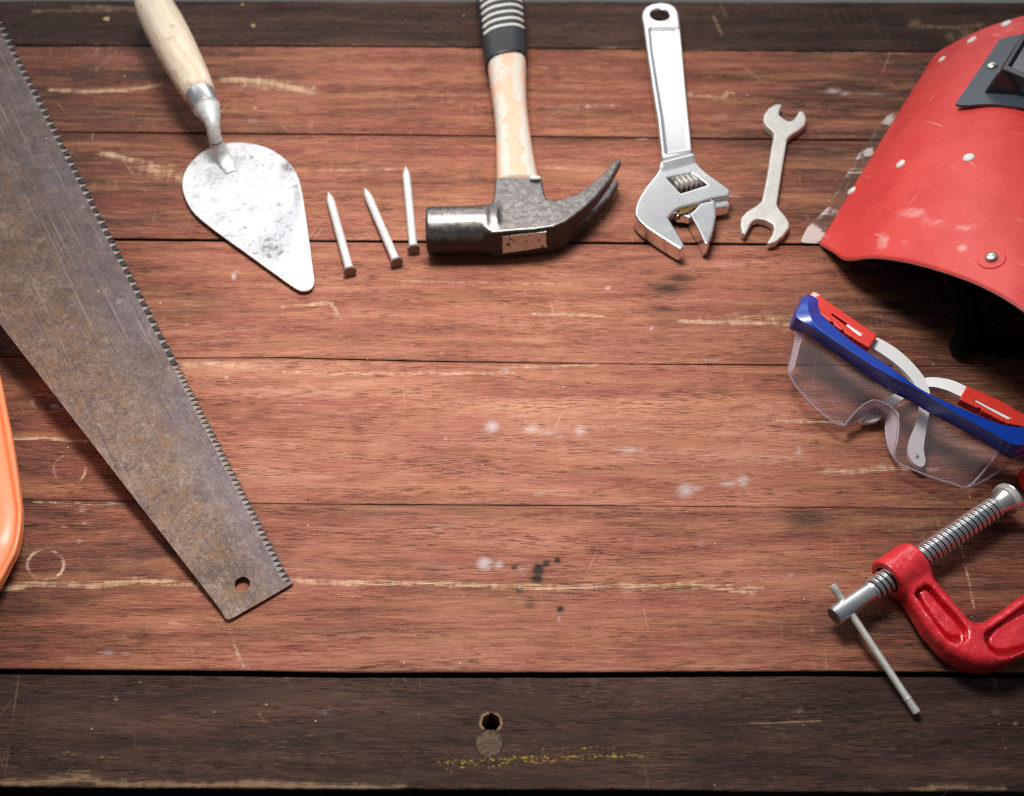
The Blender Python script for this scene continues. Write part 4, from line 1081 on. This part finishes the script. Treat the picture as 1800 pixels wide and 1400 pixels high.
# lens: stations along the brow
T_ = [(1401, 578), (1420, 588), (1445, 602), (1470, 619), (1492, 633), (1508, 644), (1522, 653), (1536, 663), (1548, 671), (1560, 680), (1570, 685), (1577, 689), (1584, 692), (1592, 696), (1600, 700), (1608, 704), (1616, 709), (1624, 715), (1650, 730), (1690, 752), (1731, 774), (1757, 789)]
B_ = [(1387, 657), (1417, 700), (1454, 734), (1480, 748.5), (1488, 742), (1500, 729), (1514, 715), (1529, 706), (1540, 704), (1554, 709), (1568, 717), (1577, 730), (1579, 742), (1577, 767), (1574, 789), (1573, 806), (1584, 817), (1600, 824), (1640, 840), (1674, 850), (1703, 855), (1742, 812)]
def dz(x, y):
    t = (-(1800-1399)*0+(y-557)*.865-(x-1399)*.50)
    return t
def lensz(x, y):
    t = max(0, dz(x, y)); return .0275-.0225*min(1.05, t/165)
def lens_point(a, b, k):
    x = a[0]+(b[0]-a[0])*k; y = a[1]+(b[1]-a[1])*k
    return P(x, y, lensz(x, y)+.0022*math.sin(math.pi*k))
nk = 8; V = []
Ts = T_; Bs = B_
for a_, b_ in zip(Ts, Bs):
    for k in range(nk+1): V.append(lens_point(a_, b_, k/nk))
m = len(Ts)
Fc = [(i*(nk+1)+k, (i+1)*(nk+1)+k, (i+1)*(nk+1)+k+1, i*(nk+1)+k+1) for i in range(m-1) for k in range(nk)]
mesh_obj('lens', V, Fc, M_LENS, gl, True)
# side wraps
def strip(name, A_, B2_, za, zb, mat):
    a3 = [P(x, y, (z if z is not None else lensz(x, y))) for (x, y), z in zip(A_, za)]; b3 = [P(x, y, z) for (x, y), z in zip(B2_, zb)]
    V = []; 
    for p_, q_ in zip(a3, b3): V += [p_, (p_+q_)/2, q_]
    Fc = [(3*i+j, 3*i+3+j, 3*i+4+j, 3*i+1+j) for i in range(len(a3)-1) for j in range(2)]
    return mesh_obj(name, V, Fc, mat, gl, True)
strip('side_shield', [(1412, 586), (1404, 615), (1397, 645), (1390, 655)], [(1400, 583), (1393, 620), (1387, 650), (1386, 657)], [.024, .021, .018, .016], [.020, .014, .010, .012], M_LEDGE)
strip('side_shield', [(1757, 789), (1750, 800), (1742, 812), (1714, 847), (1703, 855)], [(1789, 800), (1783, 806), (1772, 817), (1735, 842), (1704, 856)], [.024, .022, .018, .008, .005], [.022, .017, .012, .006, .004], M_SHIELD)
# nose flange
strip('nose_flange', [(1484, 744), (1500, 729), (1514, 715), (1529, 706), (1540, 704), (1554, 709), (1568, 717), (1577, 730), (1579, 742), (1577, 767), (1574, 789), (1571, 799)],
      [(1486, 747), (1505, 740), (1517, 733), (1527, 727), (1537, 723), (1548, 727), (1554, 733), (1557, 742), (1557, 760), (1560, 779), (1564, 792), (1567, 800)],
      [None]*12, [.006, .006, .0065, .007, .008, .008, .008, .007, .006, .0055, .005, .005], M_LEDGE)
# polished lens rims
def rim(pts, r=.00055):
    q = catmull(pts, 4); pt = [P(x, y, z) for x, y, z in q]
    V, Fc = tube(pt, [r]*len(pt), 8); mesh_obj('lens_rim', V, Fc, M_LEDGE, gl)
rim([(x, y, lensz(x, y)) for x, y in [(1402, 582), (1393, 620), (1387, 657), (1417, 700), (1454, 734), (1480, 748.5), (1490, 741), (1500, 729), (1514, 715), (1529, 706), (1540, 704), (1554, 709), (1568, 717), (1577, 730), (1579, 742), (1577, 767), (1574, 789), (1573, 806), (1584, 817), (1600, 824), (1640, 840), (1674, 850), (1703, 855), (1742, 812), (1758, 789)]])
rim([(1486, 747, .006), (1505, 740, .006), (1517, 733, .0065), (1527, 727, .007), (1537, 723, .008), (1548, 727, .008), (1554, 733, .008), (1557, 742, .007), (1557, 760, .006), (1560, 779, .0055), (1564, 792, .005), (1572, 806, .005)], .0006)
rim([(1789, 800, .022), (1783, 806, .017), (1772, 817, .012), (1735, 842, .006), (1704, 856, .004)], .0006)
# arms (planar straps, gently sloping)
def arm(name, pts, zf, th, mat, hole=None, parent=gl, smooth_n=4):
    o3 = [P(x, y, zf(x, y)) for x, y in catmull(pts, smooth_n, True)]
    loops = [o3]
    if hole:
        for hx, hy, hrx in hole: loops.append([P(hx+hrx*math.cos(t), hy+hrx*.8*math.sin(t), zf(hx, hy)) for t in np.linspace(0, 2*math.pi, 14, endpoint=False)])
    V, Fc = sheet(loops, (0, 0, -th))
    o = mesh_obj(name, V, Fc, mat, parent, False); fix_normals(o)
    b_ = o.modifiers.new('bevel', 'BEVEL'); b_.width = .0006; b_.segments = 2; b_.limit_method = 'ANGLE'; b_.angle_limit = R(50)
    return o
zl = lambda x, y: .0225-(y-590)*.0000655
zr_ = lambda x, y: .0200-max(0, (1700-x))*.000075-max(0, y-700)*.00002
arm('white_arm', [(1530, 596), (1542, 594), (1560, 603), (1583, 618.6), (1608.6, 643), (1625.7, 665.7), (1635, 693), (1634, 723), (1628.6, 754), (1624, 788.6), (1627, 812), (1620, 821), (1605.7, 814), (1597, 797), (1598.6, 774), (1608.6, 748.6), (1615.7, 725.7), (1617, 708.6), (1614, 690), (1601, 665.7), (1571, 637), (1530, 609), (1524, 602)], zl, .0028, M_WHITEPL, [(1613, 803, 3.6)])
arm('white_arm', [(1705, 684), (1697, 679), (1674, 668.6), (1648.6, 664), (1625.7, 664.5), (1603, 673), (1580, 688.6), (1548.6, 705.7), (1523, 729), (1513, 738.6), (1520, 743), (1543, 738.6), (1560, 723), (1588.6, 701), (1610, 687), (1634, 680), (1663, 685.7), (1688.6, 697), (1700, 700)], zr_, .0026, M_WHITEPL, [(1524, 731, 3)])
def sleeve(name, poly, slot_, notches, ztop, th):
    g_ = Grid(tuple(np.min([p_[:2] for p_ in PX(poly, ztop)], 0)-.002)+(ztop-th-.001,), tuple(np.max([p_[:2] for p_ in PX(poly, ztop)], 0)+.002)+(ztop+.001,), .0004)
    v_ = ext(g_.poly(PX(poly, ztop)), g_.Z, ztop-th, ztop, .0008)
    v_ = np.maximum(v_, -(g_.poly(PX(slot_, ztop))+0*g_.Z))
    for nx_, ny_, rr_ in notches:
        q = P(nx_, ny_, ztop); v_ = np.maximum(v_, -(np.hypot(g_.X-q[0], g_.Y-q[1])-rr_+0*g_.Z))
    g_.mesh(v_, name, M_REDPL, gl)
sleeve('red_sleeve', [(1434, 521), (1440, 519), (1543, 589), (1528, 611), (1514, 603), (1499, 594), (1478, 580), (1457, 564), (1440, 550)], [(1461, 553), (1464, 551), (1514, 585), (1516, 588), (1513, 591), (1510, 590)], [(1462, 569, .0016), (1481, 583, .0014), (1497, 595, .0013)], .0262, .006)
arm('tongue', [(1489, 573), (1492, 570), (1514, 585), (1515, 589), (1511, 591)], lambda x, y: .0256, .002, M_WHITEPL, None, gl, 2)
sleeve('red_sleeve', [(1700, 678), (1760, 704), (1800, 728), (1840, 745), (1830, 765), (1800, 750), (1768, 744), (1742, 730), (1720, 718), (1687, 702)], [(1712, 705), (1715, 702), (1776, 733), (1778, 737), (1774, 739)], [(1722, 720, .0013), (1742, 733, .0013), (1765, 744, .0013)], .0245, .006)
arm('tongue', [(1711, 704), (1715, 701), (1774, 732), (1773, 737), (1768, 736)], lambda x, y: .0238, .002, M_WHITEPL, None, gl, 2)
V, Fc = lathe(P(1434, 521, .0275)+np.array([0, 0, -.004]), P(1434, 521, 1), [(0, .0016), (.0035, .0016), (.004, .0012), (.004, 0)], 14)
V, Fc = lathe(P(1428, 522, .022), P(1443, 528, .024), [(0, .0030), (.003, .0030), (.0045, .0026), (.005, 0)], 16)
mesh_obj('hinge_pin', V, Fc, simple('pale_hinge', (.80, .55, .48), .4), gl)
# bridge insert
arm('bridge_block', [(1530, 716), (1541, 713), (1552, 718), (1561, 727), (1557, 732), (1546, 724), (1532, 721)], lambda x, y: .011, .003, M_LEDGE)

# ------------------------------------------------------------------ red welding mask
wm_t = thing('welding_mask', 'red welding mask with black window frame and white rivets, at the upper right', 'welding mask', tuple(P(1700, 300, 0)))
cols = [  # (bottom px,py,z) -> (top px,py,z), bulge
    ((1440, 428, .003), (1642, 98, .012), .004),
    ((1462, 442, .010), (1655, 88, .018), .012),
    ((1486, 456.5, .019), (1672, 78, .026), .018),
    ((1535, 453, .037), (1700, 64, .040), .018),
    ((1600, 462, .052), (1730, 50, .052), .016),
    ((1680, 485, .066), (1765, 38, .062), .012),
    ((1740, 510, .073), (1800, 28, .068), .010),
    ((1800, 546, .078), (1850, 18, .072), .008),
    ((1880, 606, .078), (1930, 6, .072), .008),
    ((1960, 690, .066), (2010, 0, .062), .010),
    ((2010, 780, .040), (2090, 5, .045), .014),
    ((2040, 850, .006), (2150, 30, .012), .010)]
rowsn = 14
ctrl = []
for (b_, t_, bl_) in cols:
    a3 = P(*b_); c3 = P(*t_)
    ctrl.append([a3+(c3-a3)*k+np.array([0, 0, bl_*math.sin(math.pi*k)]) for k in np.linspace(0, 1, rowsn)])
ctrl = np.array(ctrl)
# added unseen cap behind the top edge, keeps light out from under the shell
axis_ = ctrl[:, -1]-ctrl[:, -2]; axis_ /= np.linalg.norm(axis_, axis=1)[:, None]
ex_ = []
for dn_, fw_ in ((.012, .004), (.04, .010), (.2, .014)):
    e_ = ctrl[:, -1]+axis_*fw_; e_ = e_-np.array([0, 0, 1.0])*np.minimum(dn_, e_[:, 2:3]-.002); ex_.append(e_)
ctrl = np.concatenate([ctrl, np.stack(ex_, 1)], 1); rowsn = ctrl.shape[1]
# smooth across the arch
cs = np.array([catmull(list(ctrl[:, j]), 6) for j in range(rowsn)])     # rows x cols
cs = np.array([catmull(list(cs[:, i]), 4) for i in range(cs.shape[1])])  # cols x rows
nc, nr2 = cs.shape[:2]
def red_fibre():
    n = NT('red_vulcanised_fibre'); p = n.coord('Object')
    f = n.noise(p, 30, 5, .6); wv = n.math('MULTIPLY', n.math('SINE', n.math('MULTIPLY', n.sep(p)[0], 9000)), n.math('SINE', n.math('MULTIPLY', n.sep(p)[1], 9000)))
    c = n.mix(n.sstep(f, .35, .68), (.66, .046, .040, 1), (.74, .068, .056, 1))
    sc_ = n.noise(n.scale(p, 60, 90, 60), 1, 5, .75); ms = n.attr('scuff').outputs['Fac']
    c = n.mix(n.math('MULTIPLY', n.sstep(n.math('MULTIPLY', sc_, n.math('MULTIPLY_ADD', ms, 1.0, .0)), .24, .56), .62), c, (.86, .45, .42, 1))
    for k_, ang in enumerate((.5, -.8, 1.3)):
        mp = n.t.nodes.new('ShaderNodeMapping'); mp.inputs['Rotation'].default_value = (0, 0, ang); n.t.links.new(p, mp.inputs[0])
        q_ = n.noise(n.scale(mp.outputs[0], 25, 520, 25), 1, 1, .4); q2 = n.noise(n.scale(mp.outputs[0], 22, 34, 22), 1, 2, .5)
        c = n.mix(n.math('MULTIPLY', n.math('MULTIPLY', n.sstep(q_, .70, .74), n.sstep(q2, .52, .62)), .5), c, (.86, .42, .38, 1))
    gr_ = n.noise(p, 40, 6, .75); c = n.mix(n.math('MULTIPLY', n.sstep(gr_, .56, .72), .25), c, (.55, .035, .03, 1))
    return n.pbr(c, .42, 0, n.bump(n.math('ADD', f, n.math('MULTIPLY', wv, .12)), .0003), spec=.45)
M_MASK = red_fibre()
M_INSIDE = simple('mask_inside', (.05, .03, .028), .9)
V = cs.reshape(-1, 3); ids = np.arange(nc*nr2).reshape(nc, nr2)
q = np.stack([ids[:-1, :-1], ids[1:, :-1], ids[1:, 1:], ids[:-1, 1:]], -1).reshape(-1, 4)
shell = mesh_obj('shell', V, q, M_MASK, wm_t, True)
fix_normals(shell)
if np.mean([p_.normal[2] for p_ in shell.data.polygons]) < 0: shell.data.flip_normals()
shell.data.materials.append(M_INSIDE); shell.data.materials.append(simple('raw_cut_edge', (.72, .34, .27), .8, 0, .35, 500))
so2 = shell.modifiers.new('thick', 'SOLIDIFY'); so2.thickness = .0018; so2.offset = -1; so2.material_offset = 1; so2.material_offset_rim = 2
sx, sy = to_px(V); sc2 = np.zeros(len(V))
for cx, cy, rx, ry, am in [(1620, 330, 90, 8, .6), (1500, 380, 20, 40, .5), (1700, 400, 60, 10, .8), (1760, 350, 12, 50, .6), (1672, 297, 8, 6, 1.6), (1600, 375, 40, 14, 1), (1640, 390, 40, 16, .8), (1550, 425, 16, 22, 1.1), (1590, 430, 18, 14, .8), (1692, 435, 14, 10, 1.2), (1690, 350, 30, 40, .5), (1790, 390, 30, 30, .6), (1600, 300, 60, 30, .35), (1750, 300, 50, 60, .35)]:
    sc2 = np.maximum(sc2, am*np.exp(-((sx-cx)/rx)**2-((sy-cy)/ry)**2))
a_ = shell.data.attributes.new('scuff', 'FLOAT', 'POINT'); a_.data.foreach_set('value', sc2.astype(np.float32))
bvh = BVHTree.FromPolygons([Vector(v) for v in V], [tuple(int(i) for i in f) for f in q])
def hit(px_, py_):
    d_ = Vector(ray(px_, py_)).normalized()
    loc, nor, idx_, dist = bvh.ray_cast(Vector(CAM), d_)
    if loc is None: return None, None
    if nor.dot(d_) > 0: nor = -nor
    return np.array(loc), np.array(nor)
M_RIVET = simple('white_rivet', (.78, .76, .73), .35, 0, .1)
M_SCREWH = metal('mask_screw', (.60, .56, .46), (.80, .78, .70), .3, 300, ((.10, .08, .06), 500, .58))
def stud(px_, py_, r_, mat, name='rivet', h=.0012, par=None, base=0):
    loc, nor = hit(px_, py_)
    if loc is None: return
    V_, F_ = lathe(loc+nor*(base-.0006), loc+nor*(base+1), [(0, r_*1.0), (.0006, r_), (.0006+h*.6, r_*.92), (.0006+h, r_*.5), (.0006+h*1.05, 0)], 20)
    mesh_obj(name, V_, F_, mat, par or wm_t)
for x, y, r_ in [(1769, 42, .0036), (1708, 71, .0036), (1656, 105, .0030), (1703, 277.5, .0034), (1583, 289, .0034), (1497, 336, .0034), (1508, 322, .0)]:
    if r_: stud(x, y, r_, M_RIVET)
loc, nor = hit(1743, 455)
if loc is not None:
    V_, F_ = lathe(loc-nor*.0004, loc+nor, [(0, .0075), (.0008, .0075), (.0011, .0070), (.0012, .0)], 30)
    mesh_obj('washer', V_, F_, M_MASK, wm_t, autosmooth=30)
    stud(1743, 455, .0036, M_SCREWH, 'screw_head', .0014, None, .0012)
# black head band just showing in the dark under the chin
m_band = simple('black_head_band', (.004, .004, .0045), .9, 0, .2, 200, spec=.1)
V_, F_ = tube(catmull([P(1690, 500, .050), P(1700, 560, .030), P(1715, 596, .016), P(1750, 606, .012), P(1820, 620, .012), P(1900, 650, .015)], 6), [(.003, .009)]*31, 16)
mesh_obj('head_band', V_, F_, m_band, wm_t)
V_, F_ = lathe(P(1690, 608, .002), P(1690, 608, 1), [(0, .0065), (.009, .0070), (.011, .006), (.012, 0)], 24)
mesh_obj('band_knob', V_, F_, m_band, wm_t, autosmooth=40)
# window frame: plate following the shell, box above
def lift(pts, off):
    out = []
    for x, y in pts:
        l_, n_ = hit(x, y)
        if l_ is None: l_, n_ = hit(min(x, 1900), y)
        out.append(l_+n_*off if l_ is not None else P(x, y, .07))
    return out
plate_px = catmull([(1681, 183), (1684, 176), (1712, 136), (1742, 92), (1752, 76), (1762, 68), (1785, 62), (1830, 56), (1900, 52), (1960, 60), (1965, 120), (1940, 190), (1880, 196), (1800, 189), (1742, 183), (1700, 185)], 4, True)
# average plane of the plate
Lp = [hit(x, y) for x, y in [(1700, 170), (1730, 120), (1760, 80), (1790, 180), (1860, 80), (1870, 180), (1800, 120)]]
Lp = [l for l in Lp if l[0] is not None]
pc = np.mean([l[0] for l in Lp], 0); pn = np.mean([l[1] for l in Lp], 0); pn /= np.linalg.norm(pn)
mx_off = max(np.dot(l[0]-pc, pn) for l in Lp)
pc = pc+pn*(mx_off+.0012)
V3 = [PP(x, y, pc, pn) for x, y in plate_px]
V_, F_ = sheet([V3], -pn*.0016)
M_PLATE = simple('grey_black_plate', (.060, .076, .095), .38, 0, .2, 60)
fr_ = mesh_obj('window_plate', V_, F_, M_PLATE, wm_t, False); fix_normals(fr_)
lowr = [(1730, 163), (1774, 96), (1810, 72), (1900, 66), (1945, 120), (1920, 176), (1800, 168)]
upr = [(1762, 119), (1803, 52), (1835, 30), (1900, 26), (1935, 90), (1900, 150), (1803, 139)]
hgt = .017
lo3 = [PP(x, y, pc+pn*.0003, pn) for x, y in lowr]; up3 = [PP(x, y, pc+pn*hgt, pn) for x, y in upr]
cu = np.mean(up3, 0)
in3 = [cu+(p_-cu)*.86 for p_ in up3]; in4 = [p_-pn*.003 for p_ in in3]
V_ = lo3+up3+in3+in4; m = len(lo3)
F_ = [(r0*m+i, r0*m+(i+1) % m, (r0+1)*m+(i+1) % m, (r0+1)*m+i) for r0 in range(3) for i in range(m)]
wf_ = mesh_obj('window_frame', V_, F_, M_BLACKPL, wm_t, False); fix_normals(wf_)
bb = wf_.modifiers.new('bevel', 'BEVEL'); bb.width = .0012; bb.segments = 3; bb.limit_method = 'ANGLE'; bb.angle_limit = R(20)
V_, F_ = sheet([in4], -pn*.001)
mesh_obj('dark_glass', V_, F_, simple('dark_window_glass', (.012, .022, .032), .12, 0, .1, 30, .00002), wm_t, False)
l_ = PP(1744, 116, pc, pn)
V_, F_ = lathe(l_-pn*.0002, l_+pn, [(0, .0034), (.0009, .0034), (.0018, .0026), (.0022, .0008), (.0022, 0)], 22)
mesh_obj('screw_head', V_, F_, M_SCREWH, wm_t, autosmooth=40)
# paint-spattered clear flap lying on the bench at its left edge
def flap_mat():
    n = NT('paint_smeared_film'); p = n.coord('Object')
    f = n.noise(n.scale(p, 150, 560, 1), 1, 5, .8, .4); w_ = n.attr('paint').outputs['Fac']
    m = n.sstep(n.math('ADD', f, n.math('MULTIPLY_ADD', w_, .9, -.42)), .36, .60)
    tr = n.t.nodes.new('ShaderNodeBsdfTransparent'); tr.inputs[0].default_value = (.86, .80, .78, 1)
    gb = n.t.nodes.new('ShaderNodeBsdfPrincipled'); gb.inputs['Base Color'].default_value = (.66, .57, .52, 1); gb.inputs['Roughness'].default_value = .5
    mx = n.t.nodes.new('ShaderNodeMixShader'); fac = n.math('MULTIPLY_ADD', m, .82, .06, clamp=True)
    n.t.links.new(fac, mx.inputs[0]); n.t.links.new(tr.outputs[0], mx.inputs[1]); n.t.links.new(gb.outputs[0], mx.inputs[2]); n.t.links.new(mx.outputs[0], n.out.inputs[0]); return n.m
ol = [(1412, 427), (1409, 421), (1424, 392), (1440, 372), (1456, 348), (1462, 330), (1486, 296), (1500, 270), (1520, 245), (1536, 222), (1552, 204), (1568, 200)]
il = [(1470, 430), (1472, 420), (1480, 392), (1490, 372), (1500, 348), (1510, 330), (1528, 296), (1545, 270), (1560, 245), (1575, 222), (1590, 204), (1598, 198)]
V_ = []; pa = []
for a2, b2 in zip(catmull(ol, 4), catmull(il, 4)):
    if a2[1] < 400: a2 = a2+(b2-a2)*.22*min(1, (400-a2[1])/40)
    for k in range(9):
        q_ = a2+(b2-a2)*k/8; V_.append(P(q_[0], q_[1], .0020+.0004*math.sin(q_[1]*.11)))
        pa.append(max(.22+.12*math.sin(q_[1]*.19)+.1*math.sin(q_[1]*.067+1)+(.12 if k < 2 else 0), math.exp(-((q_[0]-1420)/26)**2-((q_[1]-414)/16)**2)*1.4, math.exp(-((q_[0]-1527)/8)**2-((q_[1]-268)/7)**2)*1.3, math.exp(-((q_[0]-1562)/14)**2-((q_[1]-212)/12)**2)*.7, .12))
m = len(V_)//9
F_ = [(i*9+k, (i+1)*9+k, (i+1)*9+k+1, i*9+k+1) for i in range(m-1) for k in range(8)]
fo = mesh_obj('clear_flap', V_, F_, flap_mat(), wm_t, True)
a_ = fo.data.attributes.new('paint', 'FLOAT', 'POINT'); a_.data.foreach_set('value', np.array(pa, np.float32))

# ------------------------------------------------------------------ orange hard hat
hat = thing('hard_hat', 'glossy orange plastic hard hat, only its rim reaching in at the left edge', 'hard hat', tuple(P(-260, 860, 0)))
M_OR = simple('orange_plastic', (1.0, .29, .12), .46, 0, .05, 40, .00002, coat=.22, coat_rough=.2)
vis = [(-40, 560), (-18, 610), (0, 665), (9, 712), (21, 775), (30, 832), (37, 886), (38.4, 904), (36, 937), (28.5, 970), (15, 997), (0, 1025), (-30, 1070), (-90, 1130), (-200, 1190), (-330, 1200), (-450, 1150), (-520, 1030), (-540, 880), (-500, 700), (-400, 560), (-280, 480), (-160, 465), (-85, 500)]
oc = np.array([P(x, y, .014) for x, y in catmull(vis, 6, True)])
cc = oc.mean(0)
prof = [(0.0, -.0035), (0.0, .0), (-.0008, .0012), (.0010, .0022), (.0028, .0016), (.0036, .0004), (.0050, .0004), (.012, .0030), (.022, .009), (.032, .020), (.045, .045), (.06, .070), (.08, .090), (.09, .098)]
V = []; m = len(oc)
for ins_, up_ in prof:
    for p_ in oc:
        dr = cc-p_; dl = np.hypot(dr[0], dr[1]); dr = dr/dl
        V.append(np.array([p_[0]+dr[0]*min(ins_, dl), p_[1]+dr[1]*min(ins_, dl), .014+up_]))
V.append(np.array([cc[0], cc[1], .014+.105]))
F_ = [(r0*m+i, r0*m+(i+1) % m, (r0+1)*m+(i+1) % m, (r0+1)*m+i) for r0 in range(len(prof)-1) for i in range(m)]
F_ += [((len(prof)-1)*m+i, (len(prof)-1)*m+(i+1) % m, len(prof)*m) for i in range(m)]
ho = mesh_obj('shell', V, F_, M_OR, hat, True); fix_normals(ho)

bpy.context.view_layer.update()
print('tris', sum(len(o.data.polygons)*2 for o in bpy.data.objects if o.type == 'MESH'))
